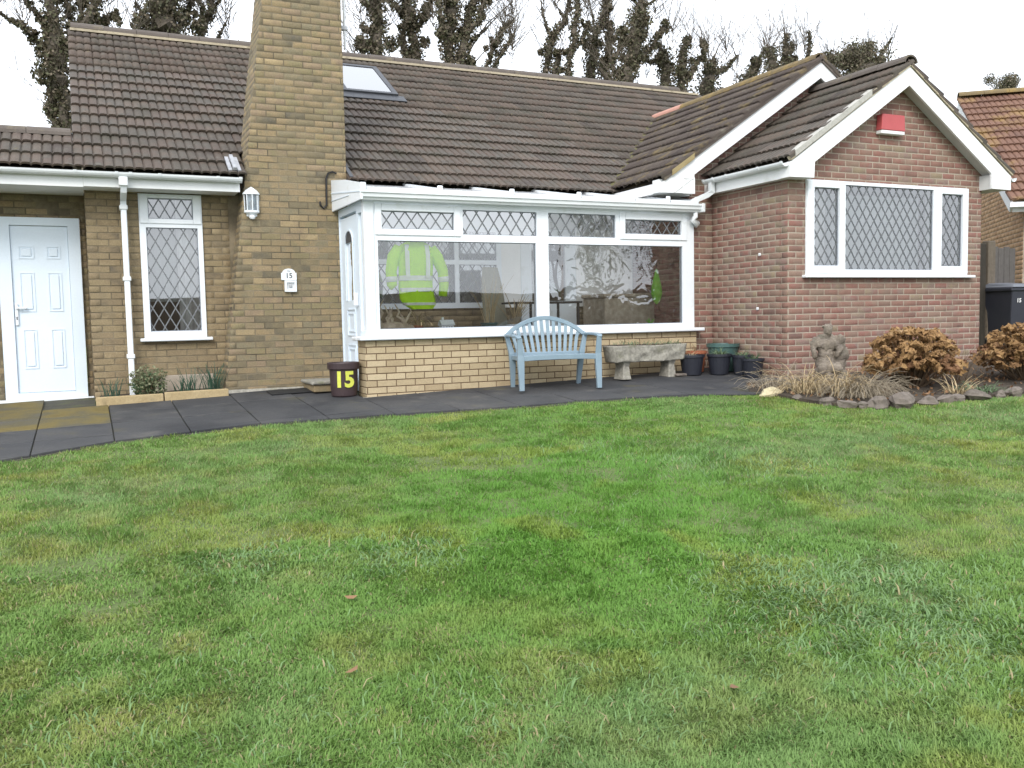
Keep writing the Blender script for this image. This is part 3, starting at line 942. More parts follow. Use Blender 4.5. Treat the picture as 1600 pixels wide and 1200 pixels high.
# cement pointing lying on the verge tiles
for (ya, x0, x1, xc, zc, m_) in ((8.31, 7.55, 8.75, 9.41, 3.94, 'cement'), (9.765, 6.85, 7.2, 9.36, 4.335, 'moss_pale')):
    cv, cf_ = [], []
    n_ = 26
    for k in range(n_ + 1):
        x = x0 + (x1 - x0) * k / n_
        z = zc - t34 * (xc - x) + .035
        wv = .035 + .05 * float(vnoise(np.array(k * .45), np.array(ya * 3), 5)) * (1 - abs(2 * k / n_ - .8) * .5)
        cv += [(x, ya - .03, z - .06), (x, ya - .03, z + .012), (x, ya + wv, z + .018), (x, ya + wv + .01, z - .02)]
    cf_ = [(4 * k + a, 4 * (k + 1) + a, 4 * (k + 1) + a + 1, 4 * k + a + 1) for k in range(n_) for a in range(3)]
    wpart('verge_cement', MB().add(cv, cf_), m_, r_wing if ya < 9 else r_mid)
# ---- barge boards, soffits and fascias
for pl in ([(7.50, 2.45), (7.861, 2.455), (7.87, 2.64), (9.40, 3.656), (9.40, 3.885), (7.50, 2.622)], [(11.30, 2.45), (10.927, 2.455), (10.921, 2.65), (9.402, 3.656), (9.402, 3.885), (11.30, 2.63)]):
    o = wpart('barge_board', MB().prism(pl, 'y', 8.305, 8.335), 'white_board')
for sgn, xa in ((-1, 7.80), (1, 11.02)):
    # sloping soffit behind the board
    x0 = 9.41
    pl = [(x0, 3.70), (x0, 3.725), (xa, 3.725 - t34 * abs(xa - x0)), (xa, 3.70 - t34 * abs(xa - x0))]
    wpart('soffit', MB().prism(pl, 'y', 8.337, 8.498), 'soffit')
wpart('soffit_box', MB().box(10.935, 11.29, 8.337, 8.75, 2.452, 2.64), 'soffit')
wpart('soffit_box', MB().box(7.50, 7.855, 8.337, 8.497, 2.452, 2.62), 'white_board')
for pl in ([(6.68, 2.43), (7.22, 2.44), (7.22, 2.68), (9.36, 4.10), (9.36, 4.315), (6.68, 2.535)], [(12.04, 2.43), (11.5, 2.44), (11.5, 2.68), (9.362, 4.10), (9.362, 4.315), (12.04, 2.535)]):
    wpart('barge_board', MB().prism(pl, 'y', 9.77, 9.80), 'white_board')
wpart('moulding', MB().ring(7.03, 7.222, 2.432, 2.64, .02, 9.762, 9.769).sweep([(6.90, 9.765, 2.44), (7.2, 9.765, 2.64)], .008, .012, (0, 1, 0)), 'white_board')
for sgn in (-1, 1):
    pl = [(9.36, 4.12), (9.36, 4.145), (9.36 + sgn * 2.2, 4.145 - t34 * 2.2), (9.36 + sgn * 2.2, 4.12 - t34 * 2.2)]
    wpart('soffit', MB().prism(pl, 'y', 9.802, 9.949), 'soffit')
wpart('soffit_box', MB().box(6.69, 7.215, 9.802, 9.945, 2.435, 2.60), 'white_board')
wpart('fascia', MB().box(6.70, 6.73, 9.946, 11.4, 2.43, 2.56).box(6.73, 7.27, 9.946, 11.3, 2.43, 2.445), 'white_board')
wpart('fascia', MB().box(7.51, 7.535, 8.50, 9.945, 2.45, 2.60).box(7.535, 7.628, 8.50, 9.945, 2.452, 2.47), 'white_board')
wpart('fascia', MB().box(.045, 1.69, 10.985, 11.005, 2.395, 2.52).box(.045, 1.68, 11.005, 11.345, 2.398, 2.41), 'white_board')
wpart('fascia', MB().box(-7, .043, 10.985, 11.005, 2.385, 2.52).box(-7, .043, 11.005, 11.745, 2.388, 2.40), 'white_board')
wpart('fascia', MB().box(2.97, 6.699, 10.99, 11.01, 2.43, 2.53).box(2.97, 6.699, 11.01, 11.345, 2.432, 2.445), 'white_board')

# ---- rainwater goods
g1 = wpart('gutter', gutter(MB(), 'x', -7, 1.685, 10.925, 2.545), 'gutter_white', smooth=False)
for xx in (-.05, .36, .50, .80, 1.42, 1.67, -1.0, -2.0):
    wpart('gutter_clip', gutter(MB(), 'x', xx, xx + .035, 10.925, 2.55, .062, .008), 'gutter_white', g1)
wpart('gutter_outlet', MB().bbox(.395, .49, 10.88, 10.97, 2.40, 2.50, .01), 'gutter_white', g1)
pb = MB()
pb.sweep([(.443, 10.925, 2.42), (.443, 10.95, 2.36), (.443, 11.2, 2.30), (.443, 11.225, 2.24)], .062, .062, (1, 0, 0))
pb.bbox(.412, .474, 11.195, 11.257, .02, 2.26, .008)
dp = wpart('downpipe', pb, 'upvc')
for zz in (2.18, 1.38, .5):
    wpart('pipe_clip', MB().bbox(.40, .486, 11.185, 11.33, zz, zz + .05, .006), 'gutter_white', dp)
g2 = wpart('gutter', gutter(MB(), 'y', 8.335, 9.86, 7.455, 2.625), 'gutter_white')
for yy in (8.34, 8.75, 9.35, 9.62, 9.82):
    wpart('gutter_clip', gutter(MB(), 'y', yy, yy + .035, 7.455, 2.63, .062, .008), 'gutter_white', g2)
wpart('gutter', gutter(MB(), 'y', 8.30, 12, 11.355, 2.615), 'gutter_white')
pb = MB().sweep([(7.455, 9.72, 2.59), (7.455, 9.72, 2.46), (7.40, 9.74, 2.42), (7.22, 9.78, 2.345), (7.19, 9.79, 2.315)], .062, .062, (0, 1, 0))
wpart('downpipe', pb, 'gutter_white')

# ---- windows and doors
tw = window(house, win_h, 11.33, [(.705, 1.195, 2.10, 2.335, (.615, 1.285, 2.045, 2.38), (.125, .22), 'glass_reflect'), (.675, 1.24, .80, 2.0, None, (.125, .22), 'glass_reflect')], sill=(.555, 1.355, 11.26, .685, .723))
rb = MB().add([(.6, 11.48, .6), (1.7, 11.48, .6), (1.7, 11.48, 2.5), (.6, 11.48, 2.5), (-.2, 14, .6), (1.9, 14, .6), (1.9, 14, 2.5), (-.2, 14, 2.5)], [(4, 5, 6, 7), (0, 4, 7, 3), (5, 1, 2, 6), (0, 1, 5, 4), (3, 7, 6, 2)])
wpart('room', rb, 'room')
def drape(x0, x1, z0, z1, y, m, parent, amp=.02, per=.09):
    mb = MB(); n = max(4, int((x1 - x0) / .02)); vs = []
    for i in range(n + 1):
        x = x0 + (x1 - x0) * i / n
        yy = y + amp * math.sin(2 * PI * x / per) + amp * .4 * math.sin(17 * x)
        vs += [(x, yy, z0), (x, yy, z1)]
    mb.add(vs, [(2 * i, 2 * i + 2, 2 * i + 3, 2 * i + 1) for i in range(n)])
    return mb.build('curtain', M[m], parent, smooth=True)
drape(1.02, 1.30, .72, 2.4, 11.55, 'curtain', tw)
drape(.58, 1.3, 1.15, 2.4, 11.62, 'blind', tw)

gwin = window(house, gw_h, 8.478, [(8.02, 8.425, 1.435, 2.375, (7.915, 8.475, 1.345, 2.455), (.128, .19), 'glass_reflect'), (8.53, 10.055, 1.39, 2.425, None, (.128, .19), 'glass_reflect'), (10.20, 10.595, 1.44, 2.38, (10.11, 10.695, 1.345, 2.455), (.128, .19), 'glass_reflect')], sill=(7.855, 10.80, 8.42, 1.288, 1.323))
rb = MB().add([(7.8, 8.64, 1.2), (10.8, 8.64, 1.2), (10.8, 8.64, 2.5), (7.8, 8.64, 2.5), (7.7, 11.5, .6), (10.85, 11.5, .6), (10.85, 11.5, 2.5), (7.7, 11.5, 2.5)], [(4, 5, 6, 7), (0, 4, 7, 3), (5, 1, 2, 6), (0, 1, 5, 4), (3, 7, 6, 2)])
wpart('room', rb, 'room')
drape(8.0, 8.42, 1.33, 2.46, 8.72, 'curtain', gwin)
drape(8.5, 10.12, 1.33, 2.36, 8.78, 'blind', gwin, .006, .13)
drape(10.2, 10.46, 1.33, 2.46, 8.72, 'curtain', gwin)
# small bolt heads / cable ends on the red side wall
for (yy, zz) in ((8.98, 1.60), (9.02, .93)):
    wpart('wall_fixing', MB().bbox(7.605, 7.632, yy - .015, yy + .015, zz - .018, zz + .018, .005), 'flue')

# white panelled door
fb = MB()
cells(fb, (0, 11.70), 0, -.865, -.02, .06, 2.12, [(-.735, -.145, .13, 2.03)], 0, .1)
dr = wpart('door', fb, 'upvc_blue')
leaf = wpart('door_leaf', MB().bbox(-.733, -.147, 11.725, 11.775, .135, 2.025, .004), 'upvc_blue', dr)
for (x0, x1, z0, z1) in ((-.66, -.50, 1.655, 1.80), (-.375, -.23, 1.655, 1.80), (-.66, -.51, 1.055, 1.50), (-.375, -.23, 1.055, 1.50), (-.655, -.515, .405, .855), (-.37, -.23, .405, .855)):
    mbp = MB().ring(x0, x1, z0, z1, .012, 11.717, 11.7245)
    mbp.bbox(x0 + .028, x1 - .028, 11.714, 11.7245, z0 + .028, z1 - .028, .006)
    wpart('door_panel', mbp, 'upvc_blue', dr)
wpart('door_handle', MB().bbox(-.722, -.69, 11.70, 11.7245, .90, 1.15, .006).bbox(-.715, -.60, 11.675, 11.695, 1.085, 1.11, .006), 'upvc', dr)
wpart('keyhole', MB().bbox(-.712, -.70, 11.696, 11.6995, .965, 1.0, .002), 'lead', dr)
wpart('threshold', MB().bbox(-.95, .045, 11.63, 11.75, .02, .058, .006), 'upvc', dr)
wpart('step_course', MB().bbox(-1.3, .05, 11.70, 11.752, -.2, .018, .004), 'brick_chimney', dr)

# inner window and door seen through the conservatory
window(house, iw_h[0], 11.33, [(3.27, 3.82, 1.66, 2.04, None, (.147, .2), 'glass_reflect'), (3.88, 4.48, 1.66, 2.04, None, (.147, .2), 'glass_reflect'), (4.54, 5.09, 1.66, 2.04, None, (.147, .2), 'glass_reflect'),
    (3.27, 3.82, 1.09, 1.60, None, (.147, .2), 'glass_reflect'), (3.88, 4.48, 1.09, 1.60, None, (.147, .2), 'glass_reflect'), (4.54, 5.09, 1.09, 1.60, None, (.147, .2), 'glass_reflect')])
drape(3.22, 5.14, 1.05, 2.08, 11.40, 'curtain', house, .010, .1)
idr = wpart('door', cells(MB(), (0, 11.33), 0, 5.455, 6.315, .065, 2.095, [(5.62, 6.15, 1.1, 1.95)], 0, .06), 'upvc')
wpart('pane', MB().add([(5.61, 11.36, 1.09), (6.16, 11.36, 1.09), (6.16, 11.36, 1.96), (5.61, 11.36, 1.96)], [(0, 1, 2, 3)]), 'glass_reflect', idr)
wpart('room', MB().box(5.3, 6.5, 12.2, 12.25, 0, 2.45).box(2.9, 5.29, 12.2, 12.25, 0, 2.45), 'room')

# roof window
def rp(x, s, n): # point on the main slope: s up the slope from the eave, n above it
    return (x, 10.9 + s * math.cos(R(32)) - n * math.sin(R(32)), 2.56 + s * math.sin(R(32)) + n * math.cos(R(32)))
def rbox(mb, x0, x1, s0, s1, n0, n1):
    return mb.add([rp(x0, s0, n0), rp(x1, s0, n0), rp(x1, s1, n0), rp(x0, s1, n0), rp(x0, s0, n1), rp(x1, s0, n1), rp(x1, s1, n1), rp(x0, s1, n1)], [(0, 3, 2, 1), (4, 5, 6, 7), (0, 1, 5, 4), (1, 2, 6, 5), (2, 3, 7, 6), (3, 0, 4, 7)])
X0, X1, S0, S1 = 3.64, 4.50, 3.18, 4.50
fb = MB()
rbox(fb, X0, X0 + .075, S0, S1, .0, .095); rbox(fb, X1 - .075, X1, S0, S1, .0, .095)
rbox(fb, X0 + .075, X1 - .075, S0, S0 + .075, .0, .095); rbox(fb, X0 + .075, X1 - .075, S1 - .075, S1, .0, .095)
sk = wpart('roof_window', fb, 'lead')
pb = MB(); rbox(pb, X0 + .077, X1 - .077, S0 + .077, S1 - .077, .07, .085)
wpart('pane', pb, 'glass_sky', sk)
pb = MB(); rbox(pb, X0 + .077, X1 - .077, S0 + .077, S1 - .077, .0, .03)
wpart('blind', pb, 'blind', sk)
pb = MB(); rbox(pb, X0 - .06, X1 + .08, S0 - .22, S0 - .002, .055, .068)
wpart('flashing', pb, 'lead', sk)
# lead flashing where the low gutter meets the chimney, and stepped flashing beside it
fl = MB()
for k in range(3):
    rbox(fl, 1.56 + .05 * k, 1.60 + .05 * k, .02, .40, .045 + .02 * (k % 2), .07 + .03 * (k % 2))
wpart('flashing', fl, 'lead_flash')
fl = MB(); rbox(fl, 2.965, 3.01, .0, 1.0, .05, .068)
wpart('flashing', fl, 'lead')
# valley gutter
vy = [(9.36 - (4.36 - 2.56 - t32 * (y - 10.9)) / t34, y, 2.56 + t32 * (y - 10.9) + .045) for y in (10.95, 11.7, 12.5, 13.3, 13.75)]
mat('moss', [(.07, .06, .025), (.11, .10, .04), (.06, .055, .04)], rough=.95, scale=9, bump=.8, bscale=40)
wpart('valley', MB().sweep(vy, .11, .03, (.7, -.7, 0)), 'moss')
# flue pole on the right of the stack
fp = wpart('aerial_pole', MB().tube([(3.035, 11.15, 4.2), (3.035, 11.15, 6.6)], .018, 8), 'flue')
wpart('pole_bracket', MB().bbox(2.962, 3.07, 11.12, 11.18, 4.42, 4.47, .006), 'lead_flash', fp)
wpart('cable', MB().tube([(2.83, 10.97, 2.66), (2.78, 10.975, 2.68), (2.73, 10.98, 2.66), (2.705, 10.985, 2.6), (2.70, 10.985, 2.4), (2.70, 10.985, 2.28), (2.66, 10.985, 2.24), (2.62, 10.985, 2.28), (2.62, 10.985, 2.32)], .011, 6), 'cable')

# ------------------------------------------------------------------ the conservatory
cons = thing('conservatory', 'white lean-to conservatory with leaded top lights on a buff brick dwarf wall', 'conservatory', (5.05, 9.85, 0), world=True)
CB = 'conservatory'
def cpart(name, mb, m, parent=cons, **k):
    return mb.build(name, M[m], parent, **k)
dw = cpart('dwarf_wall', MB().box(2.806, 7.295, 9.856, 9.99, -.3, .655).box(2.806, 2.95, 9.99, 10.16, -.3, .655), 'mortar_dark')
bricks(CB, dw, 'brick_dwarf', (0, 9.85), 0, 2.803, 7.30, -.02, .655)
bricks(CB, dw, 'brick_dwarf', (2.80, 10.16), -PI / 2, 0, .305, -.02, .655, off=.08)
cpart('cement_fillet', MB().sweep([(2.74, 9.84, .006), (3.8, 9.835, .03), (5.2, 9.835, .065), (7.2, 9.84, .12)], .05, .03, (0, 1, 0)), 'stone_grey')
cpart('sill', MB().bbox(2.73, 7.385, 9.775, 9.96, .656, .70, .01).bbox(2.73, 2.9, 9.965, 10.17, .656, .70, .01), 'upvc')
GL, GR = (2.99, 4.965, .775, 1.77), (5.135, 7.11, .765, 1.765)
LT = [(*GL, None, None, 'glass_cons'), (*GR, None, None, 'glass_wavy'),
      (3.04, 3.91, 1.90, 2.10, (2.965, 3.99, 1.83, 2.18), (.147, .2), 'glass_toplight'), (4.02, 4.98, 1.855, 2.14, None, (.147, .22), 'glass_toplight'),
      (5.14, 6.09, 1.855, 2.14, None, (.147, .22), 'glass_wavy'), (6.23, 7.09, 1.91, 2.09, (6.15, 7.17, 1.84, 2.18), (.147, .2), 'glass_wavy')]
cf = window(cons, (2.835, 7.29, .702, 2.215), 9.885, LT, depth=.075, proud=.016)
cpart('corner_post', MB().bbox(2.832, 2.945, 9.868, 9.884, .702, 2.2, .004), 'upvc', cf)
# left side: narrow light and the door
sf = MB()
cells(sf, (2.84, 10.99), -PI / 2, 0, 1.02, .702, 2.215, [(.855, .995, .76, 2.09), (.02, .79, .0, 2.13)], 0, .07)
sf.box(2.84, 2.91, 10.17, 10.2, .02, .701)
sf.box(2.84, 2.91, 10.96, 10.985, .02, .72)
sw = cpart('side_frame', sf, 'upvc_blue')
cpart('pane', MB().add([(2.87, 9.99, .75), (2.87, 10.14, .75), (2.87, 10.14, 2.1), (2.87, 9.99, 2.1)], [(0, 1, 2, 3)]), 'glass_reflect', sw)
dl = MB()
cells(dl, (2.855, 10.955), -PI / 2, 0, .745, .06, 2.10, [(.22, .53, 1.12, 1.80)], 0, .055)
cd = cpart('side_door', dl, 'upvc_blue')
arc = [(10.735 - .155 + .155 * math.cos(a), 1.80 + .13 * math.sin(a)) for a in [PI * k / 10 for k in range(11)]]
cpart('fanlight', MB().prism(arc, 'x', 2.8515, 2.8545), 'lead', cd)
cpart('arch_moulding', MB().sweep([(2.846, y, z) for y, z in [(10.75, 1.12)] + [(10.58 + .17 * math.cos(a), 1.80 + .145 * math.sin(a)) for a in [PI * k / 10 for k in range(11)]] + [(10.41, 1.12)]], .012, .022, (1, 0, 0)), 'upvc_blue', cd)
cpart('pane', MB().add([(2.875, 10.42, 1.11), (2.875, 10.74, 1.11), (2.875, 10.74, 1.81), (2.875, 10.42, 1.81)], [(0, 1, 2, 3)]), 'glass_wavy', cd)
for (z0, z1) in ((.70, 1.02), (.18, .60)):
    for ring_i, ins in enumerate((0, .05)):
        mbp = MB(); mbp.M = Matrix.Translation((2.84, 10.75 - .0, 0)) @ Matrix.Rotation(-PI / 2, 4, 'Z')
        mbp.ring(.0 + ins, .36 - ins, z0 + ins, z1 - ins, .014, .004, .0145)
        cpart('door_panel', mbp, 'upvc_blue', cd)
cpart('door_handle', MB().bbox(2.80, 2.853, 10.255, 10.285, 1.05, 1.2, .006), 'upvc', cd)
# roof: side cladding, box gutter, glazing bars, panels
side = cpart('side_cladding', MB().prism([(9.73, 2.20), (10.995, 2.205), (10.995, 2.58), (10.4, 2.50), (9.73, 2.375)], 'x', 2.765, 2.79), 'upvc')
cpart('cladding_bead', MB().sweep([(2.761, 9.74, 2.285), (2.761, 10.99, 2.42)], .006, .012, (1, 0, 0)).sweep([(2.761, 10.2, 2.30), (2.761, 10.99, 2.33)], .006, .01, (1, 0, 0)), 'upvc_blue', side)
cg = cpart('gutter', MB().prism([(9.84, 2.20), (9.765, 2.20), (9.755, 2.225), (9.735, 2.23), (9.73, 2.27), (9.715, 2.275), (9.715, 2.30), (9.725, 2.302), (9.745, 2.24), (9.84, 2.235)], 'x', 2.77, 7.335), 'gutter_white')
cpart('gutter_clip', MB().bbox(7.30, 7.345, 9.705, 9.85, 2.195, 2.306, .006), 'gutter_white', cg)
cpart('outlet', MB().tube([(7.25, 9.80, 2.195), (7.25, 9.79, 2.14), (7.20, 9.80, 2.10), (7.3, 9.82, 2.06), (7.33, 9.9, 2.04)], .034, 10), 'gutter_white', smooth=True)
BX = [2.805, 3.70, 4.60, 5.50, 6.27, 6.80, 7.24]
for k, x in enumerate(BX):
    bar = MB().sweep([(x, 9.77, 2.33), (x, 11.0, 2.555)], .055, .05, (1, 0, 0))
    bb = cpart('glazing_bar', bar, 'upvc')
    cpart('end_cap', MB().bbox(x - .034, x + .034, 9.745, 9.768, 2.295, 2.385, .01), 'upvc', bb)
for x0, x1 in zip(BX[:-1], BX[1:]):
    cpart('roof_panel', MB().sweep([((x0 + x1) / 2, 9.75, 2.318), ((x0 + x1) / 2, 11.0, 2.545)], x1 - x0 - .06, .016, (1, 0, 0)), 'polycarb')
    cpart('eaves_strip', MB().sweep([(x0 + .036, 9.762, 2.315), (x1 - .036, 9.762, 2.315)], .03, .05, (0, 1, 0)), 'gutter_white')
cpart('floor', MB().box(2.95, 7.27, 9.99, 11.345, .02, .125), 'floor_tile')
cpart('inner_sill', MB().box(2.92, 7.27, 9.962, 10.2, .70, .725), 'upvc')

flush_bricks(HB, house)
flush_bricks(CB, cons)
flush_tiles(HB, house)
# ------------------------------------------------------------------ small things on the house
lp = thing('wall_lantern', 'white half lantern with pointed cap fixed on the chimney', 'lantern', (1.815, 10.99, 2.10))
def part(name, mb, m, parent, **k): return mb.build(name, M[m], parent, **k)
def hexp(r, z, n=6, squash=.8):
    return [(r * math.cos(PI + PI * k / n), r * squash * math.sin(PI + PI * k / n), z) for k in range(n + 1)]
def half_loft(mb, levels):
    vs, n = [], 6
    for r, z in levels: vs += hexp(r, z, n)
    m = n + 1; fs = []
    for i in range(len(levels) - 1):
        for k in range(n): fs.append((i * m + k, i * m + k + 1, (i + 1) * m + k + 1, (i + 1) * m + k))
        fs.append((i * m + n, i * m, (i + 1) * m, (i + 1) * m + n))
    fs.append(tuple(range(m - 1, -1, -1))); fs.append(tuple((len(levels) - 1) * m + k for k in range(m)))
    return mb.add(vs, fs)
part('cap', half_loft(MB(), [(.098, .27), (.098, .282), (.07, .315), (.03, .345), (.008, .36)]), 'upvc', lp)
part('glass_body', half_loft(MB(), [(.075, .085), (.08, .27)]), 'lamp_glass', lp)
part('base', half_loft(MB(), [(.03, .0), (.04, .03), (.06, .045), (.088, .062), (.088, .085)]), 'upvc', lp)
part('sensor', MB().lathe([(.004, -.02), (.028, -.012), (.034, .012), (.02, .03)], 12, (0, -.035, 0)), 'flue', lp)
for k in (0, 1.5, 3, 4.5, 6):
    a = PI + PI * k / 6
    p = (.079 * math.cos(a), .079 * .8 * math.sin(a))
    part('glazing_rib', MB().sweep([(p[0], p[1], .08), (p[0] * 1.05, p[1] * 1.05, .275)], .009, .009, (1, 0, 0)), 'upvc', lp)
part('back_plate', MB().bbox(-.06, .06, .0, .008, .02, .33, .003), 'upvc', lp)
part('bulb', MB().lathe([(.012, .085), (.016, .11), (.03, .16), (.026, .19), (.005, .205)], 12, (0, -.03, 0)), 'curtain', lp)

def text_obj(name, s, size, m, parent, loc, rot, extrude=.002, bold=0.0, bend=None):
    cu = bpy.data.curves.new(name, 'FONT'); cu.body = s; cu.size = size; cu.extrude = extrude; cu.offset = bold
    cu.align_x = 'CENTER'; cu.align_y = 'CENTER'; cu.resolution_u = 3
    t = bpy.data.objects.new('tmp', cu); COL.objects.link(t)
    dg = bpy.context.evaluated_depsgraph_get()
    me = bpy.data.meshes.new_from_object(t.evaluated_get(dg))
    bpy.data.objects.remove(t); bpy.data.curves.remove(cu)
    me.name = name
    if bend:
        for v in me.vertices:
            a = v.co.x / bend
            r = bend + v.co.z
            v.co = Vector((r * math.sin(a), v.co.y, r * math.cos(a) - bend))
    me.materials.clear(); me.materials.append(M[m])
    o = bpy.data.objects.new(name, me); COL.objects.link(o); o.parent = parent
    o.location = loc; o.rotation_euler = rot
    return o

pq = thing('number_plaque', 'small white arched plaque reading 15 above a niche on the chimney', 'plaque', (2.215, 10.998, 1.24))
arch = [(-.09, .14), (.09, .14), (.09, .225)] + [(.075 * math.cos(a), .225 + .05 * math.sin(a)) for a in [PI * k / 8 for k in range(9)]] + [(-.09, .225)]
part('plate', MB().prism(arch, 'y', -.02, 0), 'upvc', pq)
nb = MB(); cells(nb, (0, -.035), 0, -.055, .085, .0, .135, [(-.03, .06, .03, .11)], 0, .035)
part('niche', nb, 'upvc', pq)
part('niche_back', MB().box(-.03, .06, -.012, -.002, .03, .11), 'flue', pq)
part('bell_push', MB().bbox(-.002, .032, -.03, -.0125, .05, .085, .005), 'lead_flash', pq)
text_obj('numerals', '15', .085, 'print_dark', pq, (.0, -.0215, .188), (PI / 2, 0, 0), .001, .001)
text_obj('lettering', 'No', .026, 'print_dark', pq, (.0, -.0215, .245), (PI / 2, 0, 0), .001)

al = thing('alarm_box', 'red alarm box with white base high on the gable', 'alarm box', (9.245, 8.498, 3.07))
part('cover', MB().prism([(-.205, .045), (.205, .045), (.19, .24), (-.19, .24)], 'y', -.095, -.004), 'alarm_red', al, bevel=.008)
part('base', MB().bbox(-.2, .2, -.09, 0, .0, .043, .006), 'white_board', al)

# ------------------------------------------------------------------ bench
bn = thing('garden_bench', 'pale blue plastic two-seat bench with arched slatted back before the conservatory', 'bench', (4.89, 9.36, gzf(4.89, 9.36) + .028), R(-8.8))
bn.scale = (.93, .95, .96)
BBm = 'bench_blue'
def arch_z(x): return .655 + .195 * math.cos(min(1, abs(x) / .50) * PI / 2) ** .8
apts = [(-.525, .20, .625), (-.52, .245, .645)] + [(x, .25 + .06 * (arch_z(x) - .655) / .195, arch_z(x)) for x in np.linspace(-.50, .50, 17)] + [(.52, .245, .645), (.525, .20, .625)]
part('back_rail', MB().sweep(apts, .045, .05, (0, 1, 0)), BBm, bn, bevel=.008)
for k in range(12):
    x = -.40 + .80 * k / 11
    xt = x * 1.12
    zt = arch_z(xt) - .015
    pts = [(x * .95, .215, .40), (x * .98, .225, .48), (x * 1.05, .255, .60), (xt, .25 + .06 * (zt - .655) / .195, zt)]
    part('back_slat', MB().sweep(pts, .042, .016, (1, 0, 0)), BBm, bn, bevel=.004)
part('back_bar', MB().sweep([(-.43, .22, .41), (.43, .22, .41)], .04, .05, (0, 1, 0)), BBm, bn, bevel=.006)
for s in (-1, 1):
    part('armrest', MB().sweep([(s * .522, .235, .64), (s * .53, .1, .648), (s * .535, -.12, .645), (s * .525, -.27, .63), (s * .515, -.305, .61)], [.05, .06, .07, .07, .05], .028, (1, 0, 0)), BBm, bn, bevel=.006)
    part('leg', MB().sweep([(s * .512, -.29, .615), (s * .505, -.275, .42), (s * .50, -.275, .36), (s * .50, -.305, .0)], [.06, .07, .085, .058], [.03, .04, .05, .045], (1, 0, 0)), BBm, bn, bevel=.006)
    part('leg', MB().sweep([(s * .522, .22, .63), (s * .47, .205, .42), (s * .455, .22, .3), (s * .44, .275, .0)], [.05, .07, .075, .05], [.04, .05, .05, .045], (1, 0, 0)), BBm, bn, bevel=.006)
    part('seat_rail', MB().sweep([(s * .475, -.25, .375), (s * .455, .2, .375)], .035, .055, (1, 0, 0)), BBm, bn, bevel=.006)
part('apron', MB().sweep([(-.49, -.27, .375), (-.3, -.285, .385), (0, -.29, .388), (.3, -.285, .385), (.49, -.27, .375)], .035, .06, (0, 1, 0)), BBm, bn, bevel=.006)
for k in range(9):
    y = -.24 + .052 * k
    part('seat_slat', MB().sweep([(-.47, y, .405 - .0009 * k * k * .3), (.47, y, .405 - .0009 * k * k * .3)], .04, .016, (0, 1, 0)), BBm, bn, bevel=.004)

# ------------------------------------------------------------------ stone trough
tr = thing('stone_trough', 'weathered carved stone trough on two pedestal feet beside the blue bench', 'trough', (6.26, 9.50, gzf(6.26, 9.5) + .026), R(2))
def noisy_box(x0, x1, y0, y1, z0, z1, nx, nz, amp, carve=0):
    """box whose front carries worn relief"""
    mb = MB(); vs = []; 
    for face_y, sg in ((y0, 1), (y1, -1)):
        for i in range(nx + 1):
            for k in range(nz + 1):
                x = x0 + (x1 - x0) * i / nx; z = z0 + (z1 - z0) * k / nz
                e = min(i, nx - i, 2) / 2 * min(k, nz - k, 1)
                d = amp * (float(fbm(np.array(x * 9 + 3), np.array(z * 9), 11)) - .5) + carve * .5 * math.sin(x * 21) * math.sin((z - z0) / (z1 - z0) * PI) * math.cos(z * 30 + x * 9)
                taper = .03 * (1 - (z - z0) / (z1 - z0))
                vs.append((x * 1.0 - math.copysign(taper, x) * (abs(x) > .2), face_y + sg * taper * .6 - (d * e if sg > 0 else 0), z + amp * .5 * (float(vnoise(np.array(x * 7), np.array(z * 5), 3)) - .5)))
    m = (nx + 1) * (nz + 1); q = nz + 1; fs = []
    for i in range(nx):
        for k in range(nz):
            fs.append((i * q + k, (i + 1) * q + k, (i + 1) * q + k + 1, i * q + k + 1)); fs.append((m + i * q + k + 1, m + (i + 1) * q + k + 1, m + (i + 1) * q + k, m + i * q + k))
        fs.append((i * q, m + i * q, m + (i + 1) * q, (i + 1) * q)); fs.append(((i + 1) * q + nz, m + (i + 1) * q + nz, m + i * q + nz, i * q + nz))
    for k in range(nz):
        fs.append((k + 1, m + k + 1, m + k, k)); fs.append((nx * q + k, m + nx * q + k, m + nx * q + k + 1, nx * q + k + 1))
    return mb.add(vs, fs)
part('basin', noisy_box(-.53, .53, -.15, .15, .215, .415, 40, 12, .03, .03), 'stone_grey', tr, smooth=True)
for s in (-1, 1):
    pf = MB().sweep([(s * .34, -.0, .0), (s * .34, 0, .05), (s * .34, 0, .16), (s * .34, 0, .225)], [.13, .11, .085, .115], [.22, .2, .18, .22], (1, 0, 0))
    part('foot', pf, 'stone_grey', tr, bevel=.012)
part('soil', MB().bbox(-.48, .48, -.12, .12, .40, .425, .01), 'soil', tr)

def tuft(n, h, spread, lean, w, seed, arch=.6, segs=4, base=.05):
    """strap leaves from a crown"""
    rg = random.Random(seed); mb = MB()
    for _ in range(n):
        a = rg.uniform(0, 2 * PI); r0 = rg.uniform(0, base); L = h * rg.uniform(.5, 1.1); ln = lean * rg.uniform(.2, 1.2); ar = arch * rg.uniform(.3, 1.2)
        p = Vector((r0 * math.cos(a) + rg.uniform(-spread, spread), r0 * math.sin(a) + rg.uniform(-spread, spread) * .6, 0))
        d = Vector((math.cos(a), math.sin(a), 0)); pts = [p.copy()]
        el = PI / 2 - ln
        for s in range(segs):
            p = p + (d * math.cos(el) + Vector((0, 0, 1)) * math.sin(el)) * (L / segs)
            p.z = max(p.z, .008)
            pts.append(p.copy()); el -= ar / segs * 2
        wd = [w * q for q in np.linspace(1, .25, segs + 1)]
        mb.sweep(pts, wd, .002, d.cross(Vector((0, 0, 1))))
    return mb
pl = part('moss_plants', MB(), 'sage', tr) if False else None
